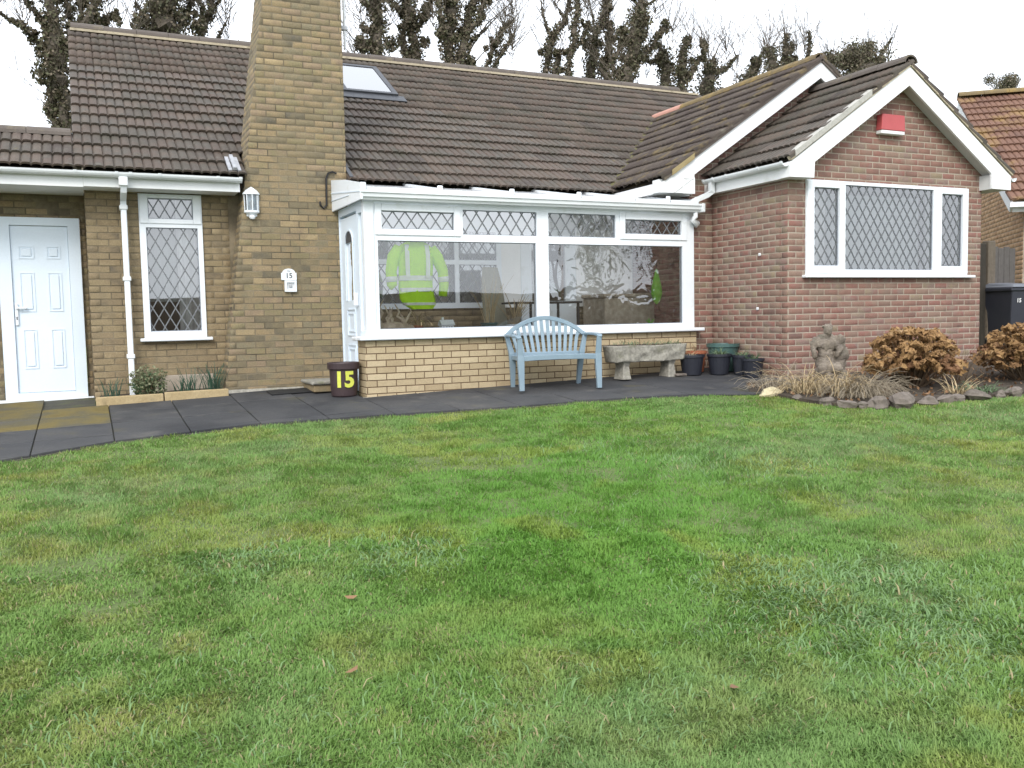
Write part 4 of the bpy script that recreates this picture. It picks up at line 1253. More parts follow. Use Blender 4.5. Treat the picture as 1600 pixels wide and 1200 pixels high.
o = tuft(90, .07, .40, .7, .008, 5, .8, 3, .1).build('plants', M['sage'], tr)
o.location = (.05, .0, .42); tag(o, kind='stuff')
o = tuft(60, .10, .40, .5, .004, 6, .8, 3, .1).build('dry_stems', M['straw'], tr)
o.location = (.1, .0, .42); tag(o, kind='stuff')

frag = MB().bbox(-.09, .09, -.035, .035, 0, .035, .012)
fo = frag.build('stone_fragment', M['stone_pink']); fo.location = (6.72, 9.40, gzf(6.72, 9.4) + .028); fo.rotation_euler = (.05, .03, .25)
tag(fo, 'small pinkish stone fragment lying between the trough and the black pot', 'stone')

# ------------------------------------------------------------------ pots
def pot(name, label, x, y, r, h, m, rim=.012, plant=None, group='plant pots in the corner', taper=.75):
    t = thing(name, label, 'pot', (x, y, gzf(x, y) + .026), random.uniform(0, 3), group)
    part('body', MB().lathe([(r * taper * .96, 0), (r * taper, .008), (r * .97, h * .86), (r * 1.0, h * .87), (r * 1.05, h * .88), (r * 1.05, h), (r * .95, h), (r * .92, h * .93), (r * .3, h * .9)], 22), m, t, smooth=False)
    part('compost', MB().lathe([(r * .90, h * .9), (r * .6, h * .935), (r * .1, h * .94)], 16), 'soil', t, smooth=True)
    if plant:
        o = plant.build('plant', M[plant.mat], t); o.location = (0, 0, h * .92)
    return t
def pl_(mb, m): mb.mat = m; return mb
pot('plant_pot', 'black plastic pot of dead stalks next to the trough foot', 6.92, 9.44, .155, .255, 'black_plastic', plant=pl_(tuft(14, .10, .06, .6, .006, 3), 'straw'))
pot('plant_pot', 'orange terracotta pot wedged between two black pots', 7.15, 9.66, .13, .27, 'terracotta', plant=pl_(tuft(16, .16, .03, .5, .006, 8), 'dead_leaf'))
pot('plant_pot', 'black plastic pot with grey-green foliage in front of the green planter', 7.24, 9.30, .15, .26, 'black_plastic', plant=pl_(tuft(60, .12, .06, .9, .012, 9, .9), 'sage'))
pot('planter', 'wide-rimmed green plastic planter, largest of the corner pots', 7.47, 9.52, .20, .36, 'green_plastic')
pot('plant_pot', 'black plastic pot standing just right of the green planter', 7.60, 9.20, .14, .27, 'black_plastic', plant=pl_(tuft(22, .12, .05, .7, .01, 12), 'leaf_green')) if False else None
pot('plant_pot', 'black plastic pot against the red wall right of the green planter', 7.46, 9.12, .13, .25, 'black_plastic', plant=pl_(tuft(30, .11, .05, .8, .012, 12), 'sage'))
pot('plant_pot', 'black plastic pot nearest the dry grasses with a pale label', 7.40, 8.85, .135, .235, 'black_plastic', plant=pl_(tuft(26, .12, .05, .8, .008, 14), 'leaf_green'))

# planter with the number
bk = thing('number_planter', 'dark brown round planter with yellow 15 beside the conservatory door', 'planter', (2.60, 10.06, gzf(2.6, 10.06) + .028))
rb_ = .165
part('body', MB().lathe([(.135, 0), (.142, .01), (.150, .10), (.1515, .105), (.158, .30), (.176, .305), (.18, .31), (.182, .372), (.178, .38), (.16, .378), (.150, .34), (.05, .33)], 28), 'brown_plastic', bk, smooth=False)
part('compost', MB().lathe([(.153, .335), (.08, .35), (.01, .352)], 16), 'soil', bk)
for (ch, xo) in (('1', -.058), ('5', .058)):
    text_obj('numeral', ch, .24, 'paint_yellow', bk, (.158 * math.sin(xo / .158 - .22), -.158 * math.cos(xo / .158 - .22), .185), (PI / 2, 0, xo / .158 - .22), .003, .009)

st = thing('door_step', 'low stone and brick step at the conservatory side door', 'step', (2.52, 10.62, gzf(2.52, 10.6) + .026))
part('tread', MB().bbox(-.22, .28, -.28, .33, .085, .125, .012), 'stone_grey', st)
part('riser', MB().bbox(-.19, .26, -.25, .31, 0, .084, .008), 'brick_chimney', st)
mt = MB().bbox(-.26, .26, -.16, .16, 0, .018, .006).build('door_mat', M['rubber'])
mt.location = (2.13, 10.66, gzf(2.13, 10.66) + .03); mt.rotation_euler = (.065, -.027, 0)
tag(mt, 'black rubber door mat lying on the paving at the foot of the chimney', 'mat')

# kerb of the small bed
for (x0, x1, k) in ((.055, .74, 'longer sandstone edging kerb by the white door'), (.752, 1.44, 'sandstone edging kerb ending at the chimney foot')):
    z0 = gzf(x0, 10.82); z1 = gzf(x1, 10.82)
    o = MB().add([(x0, 10.77, z0 - .05), (x1, 10.77, z1 - .05), (x1, 10.86, z1 - .05), (x0, 10.86, z0 - .05), (x0, 10.775, z0 + .115), (x1, 10.775, z1 + .105), (x1, 10.855, z1 + .105), (x0, 10.855, z0 + .115)],
        [(0, 3, 2, 1), (4, 5, 6, 7), (0, 1, 5, 4), (1, 2, 6, 5), (2, 3, 7, 6), (3, 0, 4, 7)]).build('kerb_stone', M['kerb'], bevel=.01)
    tag(o, k, 'kerb', 'kerbs of the window bed')

# shrub and bulbs in the small bed
def leaf_cloud(n, rx, ry, rz, size, seed, up=.2, cz=0.0, shape='ball'):
    rg = np.random.default_rng(seed)
    d = rg.normal(size=(n, 3)); d /= np.linalg.norm(d, axis=1)[:, None]
    rr = rg.random(n) ** .45
    c = d * rr[:, None] * np.array([rx, ry, rz]); c[:, 2] += cz
    return c, rg
def leaves_mesh(name, c, rg, size, m, parent, asp=.5, jit=.4, attrs=None, sizes=None):
    n = len(c)
    a = rg.normal(size=(n, 3)); a /= np.linalg.norm(a, axis=1)[:, None]
    b = rg.normal(size=(n, 3)); b -= a * (a * b).sum(1)[:, None]; b /= np.linalg.norm(b, axis=1)[:, None]
    s = (size * (1 + jit * (rg.random(n) - .5) * 2))[:, None] if sizes is None else sizes[:, None]
    nn = np.cross(a, b)
    v = np.stack([c - a * s * .5, c + b * s * asp * .5 + nn * s * .08, c + a * s * .5, c - b * s * asp * .5 + nn * s * .08], 1).reshape(-1, 3)
    f = np.arange(4 * n)
    return np_mesh(name, v, f, np.full(n, 4), m, parent, {'rnd': np.repeat(rg.random(n), 4), **(attrs or {})})
sh = thing('shrub', 'small variegated shrub at the foot of the white downpipe', 'shrub', (.60, 10.98, gzf(.6, 10.98) + .06))
c, rg = leaf_cloud(900, .23, .15, .19, .03, 21, cz=.17)
o = leaves_mesh('foliage', c, rg, .034, M['leaf_pale'], sh); tag(o, kind='stuff')
c, rg = leaf_cloud(500, .19, .12, .15, .03, 22, cz=.13)
o = leaves_mesh('inner_foliage', c, rg, .034, M['leaf_green'], sh); tag(o, kind='stuff')
tw_ = MB()
for k in range(14):
    a = random.uniform(0, 2 * PI); tw_.tube([(0, 0, 0), (.07 * math.cos(a), .05 * math.sin(a), .12), (.17 * math.cos(a), .11 * math.sin(a), .24)], [.006, .004, .002], 5)
part('stems', tw_, 'twig', sh)
for k, (x, n, h, lab) in enumerate(((.22, 26, .24, 'clump of bulb leaves nearest the white door'), (.93, 20, .2, 'low clump of bulb leaves right of the small shrub'), (1.06, 28, .30, 'middle clump of upright bulb leaves under the tall window'), (1.30, 40, .34, 'tall thick clump of bulb leaves beside the chimney foot'))):
    t = thing('bulb_clump', lab, 'plant', (x, 11.0, gzf(x, 11.0) + .06), 0, 'bulbs in the window bed')
    part('leaves', tuft(n, h, .06, .35, .013, 40 + k, .35, 3, .05), 'leaf_bulb', t)

# ------------------------------------------------------------------ flower bed before the gable
def rock(name, x, y, r, sx, sy, sz, seed, m, label, group=None, rz=0):
    rg = random.Random(seed)
    mb = MB(); n, k = 12, 8; vs = []
    ph = [rg.uniform(0, 6) for _ in range(8)]
    for i in range(k + 1):
        t = PI * i / k
        for j in range(n):
            a = 2 * PI * j / n
            d = Vector((math.sin(t) * math.cos(a), math.sin(t) * math.sin(a), math.cos(t)))
            q = 1 + .16 * math.sin(3 * d.x + ph[0]) + .13 * math.sin(4 * d.y + ph[1]) + .12 * math.sin(5 * d.z + ph[2]) + .09 * math.sin(7 * d.x + 5 * d.y + ph[3])
            vs.append(Vector((d.x * sx, d.y * sy, d.z * sz)) * (r * q))
    fs = [(i * n + j, i * n + (j + 1) % n, (i + 1) * n + (j + 1) % n, (i + 1) * n + j) for i in range(k) for j in range(n)]
    mb.add(vs, fs)
    o = mb.build(name, M[m], smooth=False)
    o.location = (x, y, gzf(x, y) + .02 + r * sz * .12); o.rotation_euler = (rg.uniform(-.2, .2), rg.uniform(-.2, .2), rz)
    return tag(o, label, 'stone', group)
rock('edging_stone', 6.70, 7.74, .13, 1.25, .6, .45, 3, 'stone_cream', 'pale cream stone at the tip of the flower bed', 'edging stones of the flower bed')
SL = [(6.76, 7.36, .09, 'small dark stone behind the pale cream one'), (6.82, 7.02, .10, 'brown stone at the feet of the dry grass'), (6.86, 6.80, .115, 'rounded grey stone below the statue mound'), (6.98, 6.66, .09, 'small split stone left of the big rounded edging stone'), (7.12, 6.60, .15, 'big rounded tan edging stone below the statue'), (7.38, 6.56, .16, 'broad flat-topped grey edging stone'), (7.66, 6.55, .09, 'low brown stone right of the flat-topped one'), (7.92, 6.50, .12, 'pointed greyish stone under the copper hydrangea'), (8.14, 6.48, .09, 'half-buried brown stone under the copper hydrangea'), (8.38, 6.45, .12, 'pale slab-like stone near the strappy green plant'), (8.66, 6.42, .08, 'small pinkish stone towards the bed end'), (8.90, 6.39, .11, 'long low stone near the right edge'), (9.2, 6.36, .12, 'last edging stone at the right edge')]
for k, (x, y, r, lab) in enumerate(SL):
    rock('edging_stone', x, y + random.uniform(-.05, .07), r * random.uniform(.62, .95), random.uniform(1, 1.35), random.uniform(.7, 1), random.uniform(.55, .8), 60 + k, 'stone_pink', lab, 'edging stones of the flower bed', random.uniform(-.4, .4))

# statue: two small worn figures leaning together, one continuous mesh
import bmesh
def blob(parts, voxel, name, m, parent, smooth=True):
    bm = bmesh.new()
    for (c, r, rot) in parts:
        mtx = Matrix.Translation(c) @ Matrix.Rotation(rot[0], 4, 'X') @ Matrix.Rotation(rot[1], 4, 'Y') @ Matrix.Rotation(rot[2], 4, 'Z') @ Matrix.Diagonal((r[0], r[1], r[2], 1))
        bmesh.ops.create_icosphere(bm, subdivisions=2, radius=1, matrix=mtx)
    me = bpy.data.meshes.new('tmp'); bm.to_mesh(me); bm.free()
    t = bpy.data.objects.new('tmp', me); COL.objects.link(t)
    rm_ = t.modifiers.new('r', 'REMESH'); rm_.mode = 'VOXEL'; rm_.voxel_size = voxel
    sm_ = t.modifiers.new('s', 'SMOOTH'); sm_.iterations = 2; sm_.factor = .5
    dg = bpy.context.evaluated_depsgraph_get()
    me2 = bpy.data.meshes.new_from_object(t.evaluated_get(dg)); bpy.data.objects.remove(t)
    me2.name = name; me2.materials.clear(); me2.materials.append(M[m])
    me2.polygons.foreach_set('use_smooth', [smooth] * len(me2.polygons))
    o = bpy.data.objects.new(name, me2); return link(o, parent)
sta = thing('statue', 'weathered stone statue of two small figures against the red gable wall', 'statue', (7.52, 7.72, gzf(7.52, 7.72) + .03), R(-25))
P_ = [((0, 0, .04), (.17, .13, .06), (0, 0, 0)), ((-.02, 0, .14), (.12, .10, .12), (0, 0, 0)), ((-.03, 0, .26), (.10, .085, .13), (0, .05, 0)), ((-.03, -.01, .36), (.082, .07, .07), (0, 0, 0)),
      ((-.03, -.01, .46), (.115, .072, .10), (0, .03, 0)), ((-.03, 0, .515), (.125, .055, .045), (0, .05, 0)), ((-.03, -.02, .545), (.045, .045, .04), (0, 0, 0)), ((-.02, -.04, .60), (.042, .05, .05), (0, 0, 0)), ((-.025, -.02, .632), (.05, .042, .026), (0, .3, 0)), ((.005, -.02, .62), (.032, .03, .04), (0, 0, 0)),
      ((-.15, -.02, .455), (.034, .036, .09), (0, .18, 0)), ((-.155, -.05, .36), (.028, .03, .07), (.3, -.2, 0)), ((.06, -.05, .455), (.034, .034, .085), (-.3, -.5, 0)), ((.08, -.08, .375), (.028, .03, .06), (.4, .5, 0)),
      ((.11, .01, .12), (.095, .09, .11), (0, 0, 0)), ((.11, .0, .24), (.07, .065, .10), (0, 0, 0)), ((.115, -.01, .345), (.07, .06, .08), (0, -.1, 0)), ((.12, -.015, .43), (.05, .05, .06), (0, 0, 0)), ((.115, -.03, .505), (.046, .05, .055), (0, -.15, 0)),
      ((.165, -.03, .35), (.026, .028, .07), (0, -.2, 0)), ((.05, -.09, .21), (.07, .05, .06), (0, 0, 0)), ((-.08, -.08, .2), (.05, .04, .07), (0, 0, 0))]
P_ = [((c_[0] * 1.12, c_[1] * 1.12, c_[2] * 1.08), (r_[0] * 1.1, r_[1] * 1.12, r_[2] * 1.08), t_) for c_, r_, t_ in P_]
fg = blob(P_, .009, 'figure', 'statue', sta)
for v_ in fg.data.vertices:
    q_ = v_.co; v_.co = q_ * (1 + .16 * (float(fbm(np.array(q_.x * 30 + q_.y * 21), np.array(q_.z * 30), 4)) - .5))
blob([((0, 0, -.02), (.22, .17, .06), (0, 0, 0)), ((.08, .05, -.01), (.16, .12, .06), (0, 0, .4))], .015, 'plinth', 'statue', sta)

# hydrangeas: stems and dried flower heads
def head_mesh(seed, m, n=34):
    rg = np.random.default_rng(seed)
    d = rg.normal(size=(n, 3)); d /= np.linalg.norm(d, axis=1)[:, None]; d[:, 2] = np.abs(d[:, 2]) * .9 - .18
    c = d * np.array([.078, .078, .06]) * (.8 + .3 * rg.random(n))[:, None]
    a = np.cross(d, rg.normal(size=(n, 3))); a /= np.linalg.norm(a, axis=1)[:, None]
    b = np.cross(d, a); b /= np.linalg.norm(b, axis=1)[:, None]
    s = (.022 + .022 * rg.random(n))[:, None]
    cup = d * (.006 + .022 * rg.random((n, 1)))
    v = np.stack([c - a * s + cup, c - b * s * .8 - cup * .4, c + a * s + cup * rg.random((n, 1)) * 2, c + b * s * .8 - cup], 1).reshape(-1, 3)
    me = bpy.data.meshes.new('flower_head'); me.from_pydata([tuple(p) for p in v], [], [(4 * k, 4 * k + 1, 4 * k + 2) for k in range(n)] + [(4 * k, 4 * k + 2, 4 * k + 3) for k in range(n)])
    at = me.attributes.new('rnd', 'FLOAT', 'POINT'); at.data.foreach_set('value', np.repeat(rg.random(n) * .5, 4).astype(np.float32))
    me.materials.append(M[m]); me.update(); return me
HM = [head_mesh(300 + k, 'hydrangea') for k in range(5)] + [head_mesh(320, 'hydrangea_red')]
def hydrangea(label, x, y, rx, ry, h, n, seed):
    t = thing('hydrangea', label, 'shrub', (x, y, gzf(x, y) + .03), 0, 'dried hydrangeas in the bed')
    rg = random.Random(seed); stems = MB(); made = []
    tries = 0
    while len(made) < n and tries < 4000:
        tries += 1
        a = rg.uniform(0, 2 * PI); r = math.sqrt(rg.random()); e = rg.uniform(.12, 1)
        px, py = rx * r * math.cos(a), ry * r * math.sin(a)
        top = h * math.sqrt(max(0, 1 - (r * .92) ** 2)) * (.93 + .12 * rg.random())
        pz = top * (1 if rg.random() < .55 else rg.uniform(.36, 1))
        if pz < h * .30: pz = h * .30 + rg.uniform(0, .08)
        if any((px - q[0]) ** 2 + (py - q[1]) ** 2 + (pz - q[2]) ** 2 < .10 ** 2 for q in made): continue
        made.append((px, py, pz))
        o = bpy.data.objects.new('flower_head', HM[5] if (pz < h * .6 and rg.random() < .35) else HM[rg.randrange(5)]); COL.objects.link(o)
        o.parent = t; o.location = (px, py, pz)
        s = rg.uniform(.6, 1.05); o.scale = (s, s, s * rg.uniform(.8, 1.1))
        o.rotation_euler = (rg.uniform(-.4, .4) - py / ry * .6, rg.uniform(-.3, .3) + px / rx * .6, rg.uniform(0, 6))
        stems.tube([(px * .25, py * .25, 0), (px * .6, py * .6, pz * .5), (px, py, pz)], [.006, .005, .003], 5, cap=False)
    part('stems', stems, 'twig', t)
    c, g = leaf_cloud(260, rx * .8, ry * .8, h * .36, .05, seed, cz=h * .42)
    o = leaves_mesh('withered_leaves', c, g, .075, M['hydrangea_red'], t); tag(o, kind='stuff')
hydrangea('rounded copper-brown dried hydrangea in the middle of the bed', 8.36, 7.30, .56, .42, .66, 115, 5)
hydrangea('rust-brown dried hydrangea before the wheelie bin at the right edge', 9.90, 7.05, .62, .42, .62, 105, 6)

# dry grasses and perennials
def dry(label, x, y, n, h, spread, lean, seed, m='straw', w=.009, arch=.9, name='dry_grass', base=.12):
    t = thing(name, label, 'grass', (x, y, gzf(x, y) + .035), 0, 'dead perennials in the bed')
    part('leaves', tuft(n, h, spread, lean, w, seed, arch, 5, base), m, t)
dry('low sprawling beige dead grass at the left tip of the bed', 7.0, 7.95, 150, .42, .2, 1.0, 71, 'straw_grey', .006, 1.1)
dry('dead grass with arching straw stalks behind the cream stone', 7.12, 7.55, 130, .55, .2, .7, 72, 'straw', .011, 1.5)
dry('loose dead stalks between the dead grasses and the statue', 7.25, 7.25, 60, .56, .16, .55, 73, 'straw', .011, 1.4)
dry('matted grey dead grass mound right before the statue', 7.38, 7.10, 480, .46, .18, .8, 74, 'straw_grey', .007, 1.7, base=.2)
dry('bleached strappy clump at the foot of the copper hydrangea', 8.36, 6.72, 34, .28, .05, .8, 75, 'straw', .014, .8, 'strappy_plant')
dry('low greyish green leafy clump beside the bleached strappy one', 8.62, 6.66, 90, .17, .16, 1.0, 76, 'sage', .014, .9, 'leafy_clump')
dry('thin dead stems between the two hydrangeas', 9.05, 7.2, 60, .45, .2, .5, 77, 'twig', .006, .5, 'dead_stems')
c, rg = leaf_cloud(700, 1.0, 1.0, 1.0, .05, 91)
n = 500
bx = RNG.uniform(6.8, 11.5, n); by = RNG.uniform(6.65, 8.4, n)
o = leaves_mesh('leaf_litter', np.stack([bx, by, gz(bx, by) + .045 + .012 * RNG.random(n)], 1), RNG, .05, M['dead_leaf'], None, .6)
tag(o, 'brown leaf litter scattered on the soil of the flower bed', 'leaf litter', kind='stuff')

# ------------------------------------------------------------------ things inside the conservatory
vt = thing('safety_jacket', 'bright yellow high visibility jacket hanging inside the conservatory window', 'jacket', (3.49, 10.075, 1.0))
def shell(levels, n=28, fold=.012, seed=1):
    """loft of flattened rings: (z, half width, half depth, x shift)"""
    mb = MB(); vs = []
    for i, (z, hw, hd, xo) in enumerate(levels):
        for k in range(n):
            a = 2 * PI * k / n
            cx_, sy_ = math.cos(a), math.sin(a)
            f = 1 + fold * 6 * (float(vnoise(np.array(k * .55 + seed), np.array(z * 9.), seed)) - .5)
            vs.append((xo + hw * math.copysign(abs(cx_) ** .8, cx_) * f, hd * math.copysign(abs(sy_) ** .8, sy_) * (f + .25 * math.sin(k * 1.9 + z * 14)), z))
    for i in range(len(levels) - 1):
        pass
    fs = [(i * n + k, i * n + (k + 1) % n, (i + 1) * n + (k + 1) % n, (i + 1) * n + k) for i in range(len(levels) - 1) for k in range(n)]
    return mb.add(vs, fs)
body = [(.0, .13, .05, .06), (.05, .19, .06, .04), (.12, .205, .07, .015), (.25, .20, .075, 0), (.36, .20, .08, 0), (.48, .205, .08, 0), (.60, .215, .08, 0), (.68, .215, .078, 0), (.74, .17, .07, 0), (.775, .10, .055, 0), (.80, .075, .05, 0)]
part('body', shell(body, fold=.03, seed=3), 'hivis', vt, smooth=True)
for s in (-1, 1):
    part('sleeve', MB().tube([(s * .19, 0, .70), (s * .265, -.01, .60), (s * .315 + .015, -.02, .44), (s * .318 + .02, -.03, .28), (s * .295 + .02, -.04, .20 - s * .05)], [.07, .072, .064, .058, .05], 12), 'hivis', vt, smooth=True)
    part('sleeve_band', MB().tube([(s * .317 + .017, -.024, .37), (s * .318 + .019, -.028, .31)], [.066, .063], 12), 'reflective', vt, smooth=True)
    part('brace_band', MB().sweep([(s * .12, -.093, .36), (s * .125, -.096, .5), (s * .125, -.094, .62), (s * .12, -.07, .74)], .05, .004, (1, 0, 0)), 'reflective', vt)
part('band', shell([(.33, .207, .087, 0), (.385, .208, .088, 0)]), 'reflective', vt, smooth=True)
part('band', shell([(.20, .206, .082, .005), (.245, .207, .083, .0)]), 'reflective', vt, smooth=True)
part('hem', shell([(.045, .192, .064, .042), (.075, .205, .069, .03)]), 'reflective', vt, smooth=True)
part('hanger', MB().tube([(0, 0, .80), (0, 0, .9), (.03, 0, .94), (0, 0, .985), (-.03, 0, .955)], .006, 6), 'steel', vt)

th_ = thing('model_house', 'tiny white model house ornament on the conservatory sill', 'ornament', (3.84, 10.03, .725))
part('walls', MB().prism([(-.045, 0), (.045, 0), (.045, .09), (0, .13), (-.045, .09)], 'x', -.075, .075), 'upvc', th_)
part('roof', MB().sweep([(0, -.06, .082), (0, 0, .14)], .17, .012, (1, 0, 0)).sweep([(0, .06, .082), (0, 0, .14)], .17, .012, (1, 0, 0)), 'flue', th_)
part('chimney', MB().box(-.06, -.035, -.012, .015, .12, .175), 'upvc', th_)
for x in (-.05, -.015, .02, .05):
    part('window', MB().box(x - .011, x + .011, -.047, -.0452, .03, .065), 'lead', th_)
def sill_pot(label, x, y, r, h, m, plant, pm, name='sill_pot'):
    t = thing(name, label, 'pot', (x, y, .725))
    part('body', MB().lathe([(r * .75, 0), (r, h * .8), (r * 1.1, h * .82), (r * 1.1, h), (r * .95, h), (r * .9, h * .85)], 16), m, t)
    o = plant.build('plant', M[pm], t); o.location = (0, 0, h * .85)
sill_pot('terracotta pot of drooping dry leaves on the sill under the jacket', 3.50, 10.10, .065, .085, 'terracotta', tuft(24, .34, .01, .45, .014, 31, 1.7, 6, .02), 'straw')
sill_pot('grey-green bowl of tall straw stems in the left conservatory pane', 4.42, 10.10, .10, .10, 'green_plastic', tuft(20, .62, .05, .28, .013, 32, .25, 5, .03), 'straw')
sill_pot('white bowl of spiky straw leaves left of the central post', 4.76, 10.09, .10, .075, 'flue', tuft(34, .46, .03, .5, .014, 33, .3, 5, .03), 'straw')
sill_pot('small bright green plant in the right conservatory pane', 6.72, 10.06, .035, .03, 'flue', tuft(10, .10, .005, .6, .03, 34, .4, 3, .01), 'green_fabric')
dwd = thing('driftwood', 'pale twisted driftwood at the left end of the conservatory sill', 'driftwood', (3.17, 10.06, .725))
db = MB(); rg_ = random.Random(4)
db.tube([(-.12, 0, .03), (-.02, .01, .05), (.10, 0, .045), (.24, .02, .03)], [.03, .045, .04, .02], 8)
for k in range(9):
    x = -.1 + .03 * k; z = .05; pts = [(x, rg_.uniform(-.02, .02), z)]
    for s in range(4):
        x += rg_.uniform(-.045, .04); z += rg_.uniform(.02, .06); pts.append((x, rg_.uniform(-.03, .03), z))
    db.tube(pts, [.016, .014, .011, .008, .004], 6)
part('branches', db, 'driftwood', dwd, smooth=True)
dwd.scale = (1.35, 1.0, 1.5)
umb = thing('furled_umbrella', 'lime green furled umbrella hanging at the right of the conservatory', 'umbrella', (6.98, 10.3, 1.0))
part('canopy', MB().lathe([(.01, .02), (.05, .06), (.085, .16), (.08, .24), (.05, .36), (.02, .47), (.008, .5)], 10, sy=.6), 'green_fabric', umb)
part('shaft', MB().tube([(0, 0, -.06), (0, 0, .56), (.03, 0, .60), (.055, 0, .56)], .007, 6), 'table_dark', umb)
chs = thing('high_back_chair', 'tan high back chair standing inside the conservatory', 'chair', (4.98, 10.75, .125), R(25))
part('backrest', MB().sweep([(0, .2, .45), (0, .23, .8), (0, .27, 1.15), (0, .3, 1.42)], [.42, .42, .38, .26], .04, (1, 0, 0)), 'chair_tan', chs)
part('seat', MB().bbox(-.23, .23, -.25, .22, .42, .47, .015), 'chair_tan', chs)
for (sx, sy) in ((-1, -1), (1, -1), (-1, 1), (1, 1)):
    part('leg', MB().sweep([(sx * .2, sy * .2, .42), (sx * .21, sy * .22, 0)], .035, .035, (1, 0, 0)), 'table_dark', chs)
tb = thing('slatted_table', 'dark slatted side table inside the conservatory behind the bench', 'table', (5.5, 10.7, .125))
part('top', MB().bbox(-.55, .45, -.2, .2, .93, .955, .006), 'table_dark', tb)
for x in (-.5, -.3, -.1, .1, .4):
    part('leg', MB().box(x - .012, x + .012, -.18, -.15, 0, .93), 'table_dark', tb)
cab = thing('wicker_chest', 'brown wicker chest inside the right of the conservatory', 'chest', (6.75, 10.9, .125))
part('box', MB().bbox(-.4, .4, -.3, .3, 0, 1.0, .01), 'driftwood', cab)
part('lid', MB().bbox(-.42, .42, -.32, .32, 1.001, 1.05, .01), 'driftwood', cab)

# ------------------------------------------------------------------ right-hand side: fence post, panel, wheelie bin, neighbour
gp = thing('side_fence', 'old grey timber fence with tall post between bungalow and neighbour', 'fence', (12.3, 9.5, gzf(12.3, 9.5)))
part('post', MB().bbox(.08, .24, -.06, .06, 0, 1.66, .01), 'wood_old', gp)
part('post', MB().bbox(-.12, .06, -.04, .04, 0, 1.62, .01), 'wood_dark', gp)
for k in range(4):
    part('board', MB().bbox(.25 + k * .13, .372 + k * .13, .0, .022, .04, 1.58 - .02 * (k % 2), .004), 'fence_panel', gp)
part('rail', MB().bbox(.25, .8, .023, .06, 1.2, 1.28, .004), 'wood_dark', gp)
bi = thing('wheelie_bin', 'dark grey wheelie bin numbered 15 behind the right hydrangea', 'bin', (12.62, 9.25, gzf(12.6, 9.2)), R(-10))
part('body', MB().add([(-.24, -.26, .06), (.24, -.26, .06), (.24, .24, .06), (-.24, .24, .06), (-.29, -.34, .92), (.29, -.34, .92), (.29, .34, .92), (-.29, .34, .92)], [(0, 3, 2, 1), (4, 5, 6, 7), (0, 1, 5, 4), (1, 2, 6, 5), (2, 3, 7, 6), (3, 0, 4, 7)]), 'bin_plastic', bi, bevel=.02)
part('rim', MB().bbox(-.315, .315, -.36, .36, .90, .955, .012), 'bin_plastic', bi)
part('lid', MB().add([(-.31, -.38, .956), (.31, -.38, .956), (.31, .36, .96), (-.31, .36, .96), (-.25, -.33, 1.0), (.25, -.33, 1.0), (.27, .36, 1.045), (-.27, .36, 1.045)], [(0, 3, 2, 1), (4, 5, 6, 7), (0, 1, 5, 4), (1, 2, 6, 5), (2, 3, 7, 6), (3, 0, 4, 7)]), 'bin_lid', bi, bevel=.015)
part('handle', MB().tube([(-.25, .40, .94), (.25, .40, .94)], .016, 8), 'bin_plastic', bi)
for s in (-1, 1):
    part('wheel', MB().tube([(s * .25, .2, .1), (s * .30, .2, .1)], .1, 16), 'rubber', bi)
text_obj('numerals', '15', .085, 'print_white', bi, (-.16, -.333, .76), (PI / 2 + .08, 0, 0), .001, .002)

# neighbour: turned to the bungalow, its gable end towards us
NA = R(-40)      # its x axis points right and towards the road
nb = thing('neighbour_house', 'orange brick neighbouring house with mossy red tiled roof at the right edge', 'house', (15.7, 12.7, .3), NA)
A0 = Vector((15.97, 12.92, 5.05)); az = R(40)
dn = Vector((-math.sin(az), -math.cos(az), 0))        # down the slope, horizontally
rx_ = Vector((math.cos(az), -math.sin(az), 0))        # along the ridge, away from the verge
S_, D_ = 4.12, 2.5
INVN = Matrix.Rotation(-NA, 4, 'Z') @ Matrix.Translation(-Vector((15.7, 12.7, .3)))
INV[nb.name] = INVN
def P3(r, s, z): return A0 + rx_ * r + dn * s + Vector((0, 0, z))
mb = MB().add([P3(.12, .02, -.12), P3(9, .02, -.12), P3(9, S_ - .3, -D_ + .14), P3(.12, S_ - .3, -D_ + .14), P3(9, -S_, -D_), P3(.12, -S_, -D_)], [(0, 1, 2, 3), (0, 1, 4, 5)])
nr = part('roof', mb, 'tile_orange', nb)
sl = (dn * S_ + Vector((0, 0, -D_))); sl.normalize()
roof_tiles('neighbour', nr, 'tile_orange', P3(-.02, S_, -D_), tuple(rx_), tuple(-sl), 22, 15, .318)
flush_tiles('neighbour', nb, 300)
ridge_run(nr, tuple(P3(.0, 0, .04)), tuple(P3(6.5, 0, .04)), 'ridge_lichen')
part('barge_board', MB().sweep([P3(.0, 0, -.12), P3(.0, S_ - .05, -D_ - .08)], .03, .17, tuple(rx_)), 'white_board', nb)
# gable end wall and front wall
wl_ = MB().add([P3(.25, -3.8, -4.9), P3(.25, 3.8, -4.9), P3(.25, 3.8, -2.4), P3(.25, 0, -.16), P3(.25, -3.8, -2.4), P3(.37, -3.8, -4.9), P3(.37, 3.8, -4.9), P3(.37, 3.8, -2.4), P3(.37, 0, -.16), P3(.37, -3.8, -2.4)],
    [(0, 1, 2, 3, 4), (9, 8, 7, 6, 5), (0, 5, 6, 1), (1, 6, 7, 2), (2, 7, 8, 3), (3, 8, 9, 4), (4, 9, 5, 0)])
gwl = part('gable_wall', wl_, 'mortar_pale', nb)
ga = math.atan2(dn.y, dn.x)      # u runs down towards the road along dn
q0 = P3(.244, 0, 0)
bricks('neighbour', gwl, 'brick_orange', (q0.x, q0.y), ga, -1.5, 3.8, .6, 4.7, lim=lambda z: (-(4.86 - z) / .607, min(3.8, (4.86 - z) / .607)))
